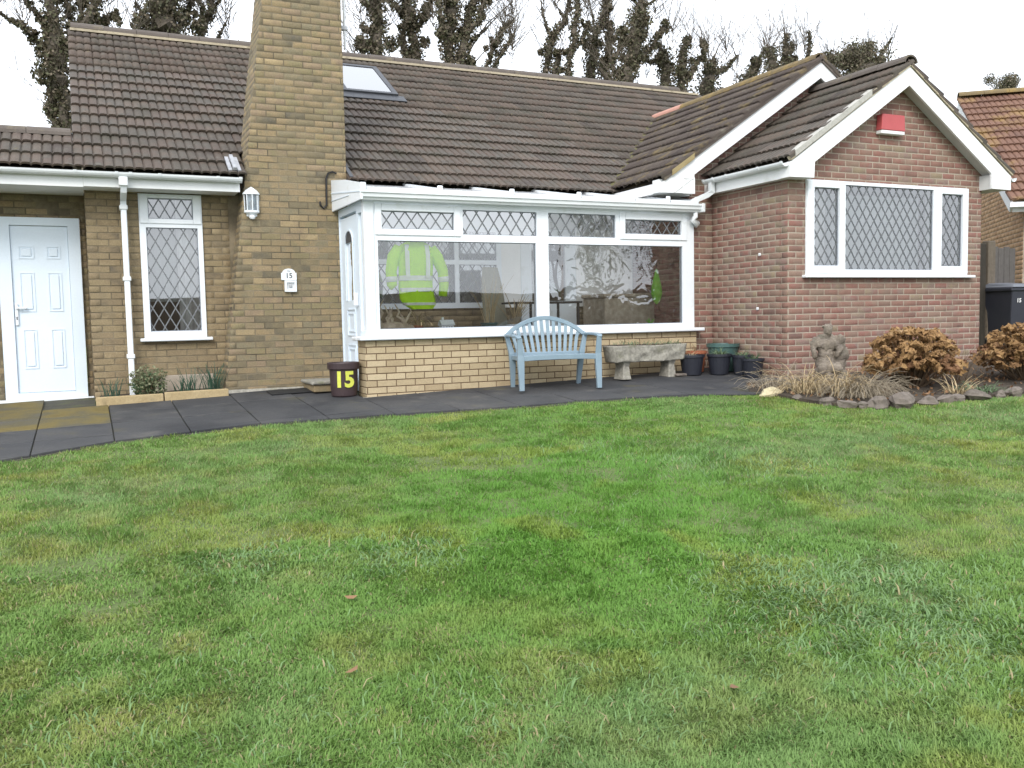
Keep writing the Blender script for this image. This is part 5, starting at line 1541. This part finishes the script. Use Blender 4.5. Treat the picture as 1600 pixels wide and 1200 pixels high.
q1 = P3(.38, 3.7, 0); q2 = P3(8, 3.7, 0)
fwl = part('front_wall', MB().add([q1 + Vector((0, 0, -4.9)), q2 + Vector((0, 0, -4.9)), q2 + Vector((0, 0, -2.45)), q1 + Vector((0, 0, -2.45))], [(0, 1, 2, 3)]), 'mortar_pale', nb)
qf = P3(.25, 3.703, 0)
bricks('neighbour', fwl, 'brick_orange', (qf.x, qf.y), math.atan2(rx_.y, rx_.x), .0, 5.0, .15, 2.6)
flush_bricks('neighbour', nb, 300)
gg = MB()
gg.sweep([P3(-.05, S_ + .04, -D_ - .06), P3(6, S_ + .04, -D_ - .06)], .11, .07, tuple(dn))
part('gutter', gg, 'gutter_white', nb)
part('fascia', MB().sweep([P3(.02, S_ - .06, -D_ - .08), P3(6, S_ - .06, -D_ - .08)], .02, .16, tuple(dn)), 'white_board', nb)
part('bracket', MB().sweep([P3(.25, S_ - .02, -D_ - .1), P3(.25, S_ - .02, -D_ - .28)], .05, .05, tuple(dn)), 'white_board', nb)
# ------------------------------------------------------------------ ivy-clad trees behind the house
# each branch: (x, z, half width) along it, in the plane at the given distance
TREES = [
(24,[[(-0.29,3.59,0.211),(-0.23,5.3,0.195),(-0.26,6.4,0.269),(-0.36,7.12,0.312),(-0.39,7.84,0.193),(-0.38,8.85,0.148)],[(-0.44,7.04,0.178),(-0.7,7.56,0.118),(-0.98,7.75,0.073),(-1.3,7.99,0.044),(-1.65,8.15,0.029)],[(-0.36,7.53,0.134),(-0.65,8.1,0.088),(-0.98,8.46,0.058)],[(-0.19,7.21,0.179),(0.05,7.72,0.135),(-0.01,8.21,0.104),(-0.1,8.82,0.089)],[(-0.01,7.6,0.135),(0.39,8.05,0.15),(0.58,8.54,0.136),(0.82,8.99,0.121)],[(0.41,8.0,0.09),(0.78,8.22,0.106),(1.02,8.24,0.076),(1.05,7.95,0.061)],[(-0.36,5.51,0.12),(-0.55,6.01,0.104),(-0.41,6.54,0.134)],[(0.13,7.76,0.075),(0.26,8.21,0.06),(0.21,8.79,0.045)]]),
(26,[[(2.14,3.9,0.409),(2.32,8.25,0.439),(2.33,8.91,0.472),(2.39,9.98,0.555)],[(1.97,8.54,0.101),(1.74,9.0,0.067),(1.55,9.22,0.05)],[(2.64,8.78,0.136),(2.93,9.37,0.102),(3.08,9.82,0.068)]]),
(27,[[(3.03,4.04,0.126),(3.28,8.62,0.142),(3.35,9.15,0.196),(3.51,9.55,0.107),(3.61,10.05,0.053)],[(3.5,9.34,0.071),(3.76,9.81,0.036),(3.95,10.23,0.036)],[(3.71,8.7,0.09),(3.83,9.07,0.036),(4.02,9.44,0.018)],[(3.35,9.06,0.071),(3.29,9.58,0.053),(3.29,10.01,0.035)]]),
(24,[[(7.46,3.84,0.313),(7.5,7.74,0.309),(7.43,8.41,0.24),(7.41,9.07,0.256),(7.44,9.91,0.239)],[(7.39,8.15,0.154),(6.98,8.19,0.17),(6.86,8.05,0.085)],[(7.35,8.57,0.103),(7.08,8.64,0.102),(7.02,8.76,0.051)],[(7.44,8.91,0.103),(7.03,9.23,0.068),(6.94,9.68,0.051)]]),
(25,[[(8.82,3.99,0.221),(8.84,8.04,0.218),(8.83,8.84,0.2),(8.72,9.53,0.217),(8.53,10.3,0.18)],[(8.66,8.2,0.091),(8.43,8.8,0.126),(8.58,9.31,0.126)],[(8.88,9.11,0.127),(9.16,9.55,0.146),(9.36,9.88,0.11),(9.53,10.34,0.091)],[(8.79,9.54,0.091),(8.29,9.59,0.108),(8.11,9.98,0.072)]]),
(24,[[(9.36,3.9,0.251),(9.43,7.76,0.248),(9.45,8.63,0.23),(9.58,9.33,0.266),(9.72,10.21,0.248)],[(9.75,3.91,0.18),(9.85,7.8,0.197),(9.93,8.68,0.214),(10.16,9.4,0.179),(10.41,10.22,0.143)],[(9.99,8.77,0.143),(10.31,9.16,0.108),(10.48,9.97,0.09)],[(9.41,8.62,0.124),(9.12,9.11,0.088),(9.03,9.78,0.07)],[(9.87,8.64,0.071),(9.46,8.89,0.142),(9.27,8.95,0.071)],[(10.01,8.25,0.036),(10.78,9.27,0.022),(11.47,9.88,0.018)],[(9.98,8.42,0.054),(10.66,9.08,0.027),(11.23,9.62,0.018)],[(10.1,7.91,0.027),(10.81,8.69,0.018),(11.42,9.29,0.015)]]),
(27,[[(11.47,4.3,0.102),(11.73,8.57,0.102),(12.03,9.15,0.102),(12.29,9.68,0.122),(12.64,10.14,0.123),(12.85,10.36,0.082)],[(12.05,6.95,0.102),(12.14,8.77,0.102),(12.51,9.44,0.082),(12.84,9.94,0.041)],[(12.15,9.47,0.082),(12.05,9.79,0.061)]]),
(26,[[(13.26,4.24,0.122),(13.36,8.34,0.141),(13.62,9.05,0.182),(13.75,9.66,0.182),(13.98,9.92,0.122),(14.31,10.41,0.081),(14.46,11.13,0.061)],[(13.79,6.88,0.122),(13.75,8.51,0.142),(13.88,9.28,0.122)],[(13.7,9.69,0.081),(13.54,10.42,0.04),(13.48,11.1,0.02)],[(14.17,10.3,0.041),(14.0,10.87,0.026),(13.91,11.25,0.02)]]),
(25,[[(13.52,4.14,0.119),(13.68,8.13,0.118),(13.83,8.81,0.118),(14.04,9.6,0.138),(14.08,10.22,0.098),(14.18,10.86,0.059)],[(13.88,8.91,0.079),(14.34,9.48,0.079),(14.48,9.94,0.059)],[(14.07,10.08,0.039),(14.36,10.89,0.024)]]),
(26,[[(14.89,4.3,0.25),(15.03,8.35,0.248),(15.2,9.01,0.289),(15.33,9.79,0.165),(15.63,10.47,0.166),(15.86,11.21,0.125)],[(15.74,4.32,0.169),(15.75,8.35,0.188),(15.68,9.06,0.167),(15.82,9.92,0.167),(15.78,10.53,0.104)],[(15.68,8.85,0.125),(16.1,9.51,0.105),(16.3,9.94,0.063)],[(15.34,9.83,0.062),(15.16,10.51,0.031),(15.07,11.2,0.021)]]),
(24,[[(15.17,4.08,0.275),(15.26,7.74,0.273),(15.43,8.71,0.273),(15.53,9.67,0.311),(15.77,10.31,0.195),(15.84,10.62,0.156)],[(15.38,8.42,0.156),(16.15,9.01,0.138),(16.54,9.67,0.119),(16.94,9.87,0.06)],[(15.75,10.08,0.059),(16.17,10.51,0.029),(16.31,10.81,0.02)],[(15.15,7.92,0.097),(14.86,8.37,0.097),(14.77,8.64,0.058)]]),
(25,[[(17.19,4.25,0.251),(17.23,7.98,0.269),(17.48,8.77,0.311),(17.32,9.28,0.227),(17.12,9.38,0.124)],[(17.95,4.28,0.253),(18.01,8.05,0.272),(18.14,9.04,0.209),(18.27,9.75,0.167),(18.35,10.0,0.084)],[(18.16,8.53,0.126),(18.73,9.39,0.105),(19.07,10.0,0.085)],[(17.36,8.96,0.103),(16.82,9.07,0.082),(16.63,9.29,0.061)]]),
(26,[[(19.72,4.45,0.267),(19.77,8.48,0.353),(19.91,9.25,0.309),(20.07,9.61,0.133)],[(19.85,9.03,0.154),(20.62,9.45,0.089),(21.04,9.84,0.045)],[(19.91,9.36,0.044),(20.32,10.16,0.022),(20.6,10.51,0.018)]]),
(27,[[(22.25,4.64,0.331),(22.25,9.15,0.374),(22.7,9.88,0.188),(22.88,10.25,0.071)],[(22.7,9.77,0.071),(23.17,10.62,0.033),(23.29,11.09,0.024)]]),
(26,[[(22.73,4.54,0.278),(22.67,9.47,0.297),(22.61,10.05,0.274),(22.43,10.34,0.091)],[(23.51,4.56,0.187),(23.49,9.82,0.231),(23.4,10.37,0.184),(23.22,10.83,0.092)],[(23.49,10.16,0.092),(23.73,10.7,0.069)],[(24.42,4.59,0.118),(24.39,10.09,0.117),(24.27,10.69,0.07),(24.14,11.02,0.035)]]),
(26,[[(25.17,4.62,0.215),(25.19,9.8,0.212),(25.44,10.29,0.118)],[(26.93,4.67,0.829),(26.78,9.55,0.867),(26.58,10.17,0.648),(27.16,10.65,0.241),(27.29,10.99,0.145)],[(27.36,10.08,0.242),(27.95,10.49,0.073),(28.27,11.24,0.029)],[(26.07,9.95,0.239),(25.75,10.39,0.142)]]),
(40,[[(53.59,7.1,0.329),(53.45,14.34,0.733),(53.79,14.93,0.489)],[(53.8,14.77,0.326),(54.39,15.22,0.205)]]),
]
TLAB = ['leaning ivy-clad tree forking at the far left of the roof', 'thick ivy trunk left of the chimney', 'slim ivy-topped tree just right of the thick trunk', 'ivy column nearest the chimney on its right', 'ivy tree with crooked arms, second right of the chimney',
        'twin-stemmed ivy tree behind the main ridge', 'small slanting ivy tree right of the twin-stemmed one', 'slender ivy tree with long thin upper twigs', 'narrow straight ivy tree in the middle group', 'bushy ivy tree with two stems in the middle group',
        'tall stout ivy trunk at the right of the middle group', 'broad ivy thicket right of the tall stout trunk', 'low rounded ivy tree ending the middle group', 'low ivy tree behind the middle gable slope', 'ragged ivy tree behind the middle gable apex',
        'round dense ivy crown between the two gable peaks', 'small dark tree crown above the neighbour roof']
rt = np.random.default_rng(11)
for ti, (Y, brs) in enumerate(TREES):
    bx, bz = brs[0][0][0], .2
    t = thing('ivy_tree', TLAB[ti], 'tree', (bx, Y, bz), 0, 'ivy-clad trees behind the bungalow', world=True)
    LC, LS = [], []
    wood = MB()
    for bi_, br in enumerate(brs):
        pts = [Vector((p[0], Y + (0 if (k == 0 or bi_ == 0) else random.uniform(-.35, .35)), p[1])) for k, p in enumerate(br)]
        rad = [p[2] * (1.18 if p[2] > .05 else 1.0) for p in br]
        if br[0][1] < 5.2 and Y < 30 and br[0][1] < br[1][1]:
            pts.insert(0, Vector((pts[0].x, Y, bz))); rad.insert(0, rad[0] * 1.1)
        # resample with wobble
        P, Q = [], []
        for k in range(len(pts) - 1):
            n = max(2, int((pts[k + 1] - pts[k]).length / .22))
            for s in range(n):
                u = s / n
                w = .35 * (rad[k] * (1 - u) + rad[k + 1] * u)
                P.append(pts[k].lerp(pts[k + 1], u) + Vector((random.uniform(-w, w), random.uniform(-w, w), random.uniform(-.5, .5) * w))); Q.append((rad[k] * (1 - u) + rad[k + 1] * u) * random.uniform(.82, 1.18))
        P.append(pts[-1]); Q.append(rad[-1])
        wood.tube(P, [q * (.48 if q > .04 else .8) for q in Q], 7 if max(Q) > .06 else 5)
        # ivy leaves round the branch
        for k in range(len(P) - 1):
            if Q[k] < .035 or P[k].z < 3.0: continue
            L = (P[k + 1] - P[k]).length
            n = int(L * Q[k] * 2 * math.pi / .0085 * 3.4) + 8
            tt = rt.random(n)[:, None]
            d = rt.normal(size=(n, 3)); d /= np.linalg.norm(d, axis=1)[:, None]
            ax = np.array((P[k + 1] - P[k]).normalized()); d -= ax * (d @ ax)[:, None] * .7
            rr = Q[k] * (.42 + .75 * rt.random(n) ** .8)
            c = np.array(P[k]) * (1 - tt) + np.array(P[k + 1]) * tt + d * rr[:, None]
            LC.append(c); LS.append(np.full(n, 1.0) * (.055 + .045 * rt.random(n)))
            if random.random() < .45 and Q[k] > .06:     # knobs and stubs of ivy
                dv = Vector((random.uniform(-1, 1), random.uniform(-.6, .6), random.uniform(-.2, .9))).normalized()
                kp = P[k] + dv * Q[k] * random.uniform(1.0, 1.5); kr = Q[k] * random.uniform(.35, .75); m = int(110 * kr / .12) + 14
                dd = rt.normal(size=(m, 3)); dd /= np.linalg.norm(dd, axis=1)[:, None]
                LC.append(np.array(kp) + dd * (kr * rt.random(m) ** .5)[:, None]); LS.append(.07 + .05 * rt.random(m))
            for _tw in range(1 if random.random() < .45 else 0):   # bare twigs
                dv = Vector((random.uniform(-1, 1), random.uniform(-.5, .5), random.uniform(.1, 1.4))).normalized()
                q = P[k].copy(); tp = [q.copy()]; ln = random.uniform(.4, 1.5)
                for s in range(4):
                    dv = (dv + Vector((random.uniform(-.18, .18), random.uniform(-.2, .2), random.uniform(-.05, .2)))).normalized(); q = q + dv * ln / 4; tp.append(q.copy())
                wood.tube(tp, [.016, .013, .010, .007, .004], 4, cap=False)
    # fine top twigs
    tip = [b[-1] for b in brs if b[-1][1] > 5]
    for (x, z, w) in tip:
        for k in range(20):
            dv = Vector((random.uniform(-1, 1), random.uniform(-.6, .6), random.uniform(.3, 1.6))).normalized(); q = Vector((x, Y, z)) - Vector((0, 0, random.uniform(0, .9))); tp = [q.copy()]
            ln = random.uniform(.5, 1.8)
            for s in range(5):
                dv = (dv + Vector((random.uniform(-.15, .15), random.uniform(-.2, .2), random.uniform(-.05, .15)))).normalized(); q = q + dv * ln / 5; tp.append(q.copy())
            wood.tube(tp, [.012, .010, .008, .006, .005, .003], 3, cap=False)
            for s in range(2):
                d3 = (dv + Vector((random.uniform(-.9, .9), random.uniform(-.6, .6), random.uniform(-.3, .5)))).normalized(); p3 = tp[random.choice((2, 3, 4))]
                wood.tube([p3, p3 + d3 * ln * .2, p3 + d3 * ln * .42 + Vector((0, 0, .05))], [.006, .005, .003], 3, cap=False)
    wood.build('trunk', M['bark'], t)
    if LC:
        C_ = np.concatenate(LC); S__ = np.concatenate(LS); n = len(C_)
        base = np.array([[.125, .106, .072], [.085, .08, .05], [.155, .127, .09], [.105, .106, .06]])[rt.integers(0, 4, n)] * (.7 + .7 * rt.random(n))[:, None]
        o = leaves_mesh('crown', C_, rt, .1, M['ivy_leaf'], t, .85, .4, {'col': np.repeat(base, 4, 0)}, sizes=S__)
        tag(o, kind='stuff')

# ------------------------------------------------------------------ across the road, behind the viewer: what the panes reflect
def hz_(x, y): return gzf(x, y)
hd = thing('hedge', 'long brown winter hedge across the road, mirrored low in the window panes', 'hedge', (4, -15, -1.1))
hv = []
mbh = MB(); n = 160
for i in range(n + 1):
    x = -34 + 92 * i / n
    h = 3.05 + .06 * math.sin(x * .9) + random.uniform(-.04, .04)
    hv += [(x, -.5 + random.uniform(-.12, .12), -.3), (x, -.55 + random.uniform(-.15, .15), h * .6), (x, -.3, h), (x, .4, h), (x, .55 + random.uniform(-.15, .15), h * .6), (x, .5 + random.uniform(-.12, .12), -.3)]
mbh.add(hv, [(i * 6 + k, (i + 1) * 6 + k, (i + 1) * 6 + k + 1, i * 6 + k + 1) for i in range(n) for k in range(5)])
part('foliage', mbh, 'hedge_brown', hd)
for ti, (x, y, hh, sd_) in enumerate(((-9, -17, 8, 1), (21.5, -18, 9, 2), (46, -17, 9.5, 3), (25.5, -18, 9, 8))):
    t = thing('bare_tree', ['bare tree across the road farthest left', 'bare tree across the road mirrored in the right conservatory pane', 'bare tree across the road farthest right', 'forked bare tree across the road beside the hedge middle'][ti], 'tree', (x, y, -1.1), 0, 'bare trees across the road')
    wood = MB(); rg = random.Random(sd_)
    def grow(p, d, L, r, dep):
        pts = [p.copy()]; q = p.copy()
        for s in range(4):
            d = (d + Vector((rg.uniform(-.25, .25), rg.uniform(-.25, .25), rg.uniform(-.05, .2)))).normalized(); q = q + d * L / 4; pts.append(q.copy())
        wood.tube(pts, [r * (1 - .12 * k) for k in range(5)], 6 if dep < 2 else 4, cap=False)
        if dep < 4:
            for b in range(3 if dep else 4):
                nd = (d + Vector((rg.uniform(-1, 1), rg.uniform(-1, 1), rg.uniform(-.1, .7))) * .75).normalized()
                grow(pts[rg.choice((2, 3, 4, 4))], nd, L * rg.uniform(.6, .8), r * .58, dep + 1)
    grow(Vector((0, 0, 0)), Vector((0, 0, 1)), hh * .34, .22, 0)
    part('trunk', wood, 'bark', t)

# ------------------------------------------------------------------ grass
def make_grass():
    rg = np.random.default_rng(5)
    n = 1150000
    az_ = R(-12) + rg.random(n) * R(78)
    # radius density: more blades close by
    r = 1.6 + (11.5 - 1.6) * rg.random(n) ** 1.12
    x = r * np.sin(az_); y = r * np.cos(az_)
    ey = edge_y(x)
    keep = (y < ey + .16 * (vnoise(x * 7, y * 7, 8) - .35) * (vnoise(x * 23, y * 23, 9) > .25)) & (y > .6)
    x, y, r = x[keep], y[keep], r[keep]
    # thin worn spots
    worn = fbm(x * 2.1, y * 2.1, 31)
    keep = rg.random(len(x)) < np.clip((.86 - worn) * 4.5, .25, 1)
    x, y, r = x[keep], y[keep], r[keep]
    n = len(x)
    def bump_at(cx, cy, s): return np.exp(-((x - cx) ** 2 + (y - cy) ** 2) / (2 * s * s))
    coarse = np.clip(1.0 * bump_at(4.35, 5.35, .36) + 1.0 * bump_at(3.15, 2.75, .36) + .8 * bump_at(3.0, 3.15, .3) + .9 * bump_at(1.45, 4.55, .17) + .6 * bump_at(.75, 4.9, .2) + .5 * bump_at(3.9, 6.2, .3) + .12 * np.clip((fbm(x * 1.1 + 7, y * 1.1, 41) - .55) * 4, 0, 1), 0, 1)
    isco = rg.random(n) < coarse * .15
    lush = np.clip(bump_at(2.9, 5.2, 1.0) * 1.2 + .5 * bump_at(2.2, 3.7, .8) + .5 * bump_at(4.6, 7.4, 1.2), 0, 1)
    clump = fbm(x * 6, y * 6, 51, 2)
    h = .015 + .018 * rg.random(n) + .05 * np.clip(clump - .42, 0, 1)
    h = np.where(isco, .04 + .045 * rg.random(n), h)
    w = (.0017 + .0012 * rg.random(n)) * (1 + .16 * np.clip(r - 2, 0, 8)); w = np.where(isco, w * 1.25, w)
    lean = .35 + .85 * rg.random(n); lean = np.where(isco, .7 + .6 * rg.random(n), lean)
    ph = rg.random(n) * 2 * np.pi + 0; 
    dx, dy = np.cos(ph), np.sin(ph)
    flow = fbm(x * 3, y * 3, 61, 2) * 12
    dx = dx + .6 * np.cos(flow); dy = dy + .6 * np.sin(flow)
    q = np.hypot(dx, dy) + 1e-6; dx /= q; dy /= q
    z = lawn_h(x, y) - .004
    sx, sy = -dy, dx
    v = np.zeros((n, 5, 3), dtype=np.float32)
    v[:, 0] = np.stack([x - sx * w, y - sy * w, z], 1); v[:, 1] = np.stack([x + sx * w, y + sy * w, z], 1)
    m1 = h * .55
    v[:, 2] = np.stack([x + dx * np.sin(lean * .6) * m1 + sx * w * .8, y + dy * np.sin(lean * .6) * m1 + sy * w * .8, z + np.cos(lean * .6) * m1], 1)
    v[:, 3] = np.stack([x + dx * np.sin(lean * .6) * m1 - sx * w * .8, y + dy * np.sin(lean * .6) * m1 - sy * w * .8, z + np.cos(lean * .6) * m1], 1)
    l2 = lean * 1.5
    v[:, 4] = np.stack([x + dx * (np.sin(lean * .6) * m1 + np.sin(l2) * h * .5), y + dy * (np.sin(lean * .6) * m1 + np.sin(l2) * h * .5), z + np.cos(lean * .6) * m1 + np.cos(l2) * h * .5], 1)
    # colours
    base = np.array([.165, .275, .068]); yel = np.array([.28, .295, .085]); blue = np.array([.185, .28, .12]); lushc = np.array([.115, .27, .035]); dead = np.array([.34, .29, .16])
    f1 = fbm(x * .9, y * .9, 71)[:, None]; f2 = fbm(x * 3.3, y * 3.3, 81)[:, None]
    c = base * (1 - .0) + 0
    c = np.repeat(c[None], n, 0)
    c = c + (yel - c) * np.clip((f2 - .48) * 2.4, 0, .75)
    c = c + (blue - c) * np.clip((f1 - .5) * 2.6, 0, .6)
    c = c + (lushc - c) * (lush[:, None] * .8)
    bl2 = np.array([.175, .28, .115])
    c = np.where(isco[:, None], bl2 + (dead - bl2) * (rg.random(n)[:, None] < .05), c)
    moss = np.clip((fbm(x * 1.7 + 3, y * 1.7 + 5, 101) - .64) * 6, 0, .4)[:, None]
    c = c + (np.array([.30, .31, .07]) - c) * moss * (1 - isco[:, None])
    left = np.clip((1.6 - x) / 2.2, 0, 1) * .5 + np.clip((x - 4.5) / 3, 0, 1) * .4
    isd = rg.random(n) < (.015 + .13 * left + .5 * np.clip(fbm(x * 4 + 9, y * 4, 91) - .66, 0, 1)) * np.clip(1.25 - lush, .15, 1)
    c = np.where(isd[:, None], dead, c)
    c = c * (.90 + .32 * rg.random(n))[:, None]
    cv = np.repeat(c[:, None], 5, 1) * np.array([.7, .7, 1, 1, 1.15])[None, :, None] if False else np.repeat(c[:, None], 5, 1)
    near = r < 5.2
    vn, cn = v[near].reshape(-1, 3), cv[near].reshape(-1, 3); n1 = int(near.sum())
    vf, cf = v[~near][:, [0, 1, 4]].reshape(-1, 3), cv[~near][:, :3].reshape(-1, 3); n2 = n - n1
    f = np.zeros((n1, 7), dtype=np.int32); b = np.arange(n1) * 5
    f[:, 0], f[:, 1], f[:, 2], f[:, 3] = b, b + 1, b + 2, b + 3
    f[:, 4], f[:, 5], f[:, 6] = b + 3, b + 2, b + 4
    f2_ = np.arange(n2 * 3, dtype=np.int32) + n1 * 5
    lt = np.concatenate([np.tile(np.array([4, 3]), n1), np.full(n2, 3)])
    o = np_mesh('grass', np.concatenate([vn, vf]), np.concatenate([f.ravel(), f2_]), lt, M['grass_blade'], None, {'col': np.concatenate([cn, cf])}, smooth=False)
    print('grass blades', n1, n2, 'tris', n1 * 3 + n2)
    tag(o, 'short patchy winter grass of the front lawn', 'grass', kind='stuff')
make_grass()
# a few fallen leaves on the lawn
for k, (x, y) in enumerate(((1.05, 4.05), (2.05, 2.55), (.85, 3.3))):
    z = float(lawn_h(np.array(x), np.array(y))) + .03
    o = MB().add([(-.028, 0, .006), (-.008, -.018, 0), (.02, -.014, .004), (.034, 0, .012), (.018, .016, .004), (-.01, .018, 0)], [(0, 1, 2, 3), (0, 3, 4, 5)]).build('fallen_leaf', M['dead_leaf'])
    o.location = (x, y, z); o.rotation_euler = (random.uniform(-.4, .4), random.uniform(-.4, .4), random.uniform(0, 6))
    tag(o, ['fallen orange-brown leaf on the lawn, farthest from the viewer', 'fallen orange-brown leaf on the right part of the lawn', 'fallen orange-brown leaf on the left part of the near lawn'][k], 'leaf', 'fallen leaves on the lawn')
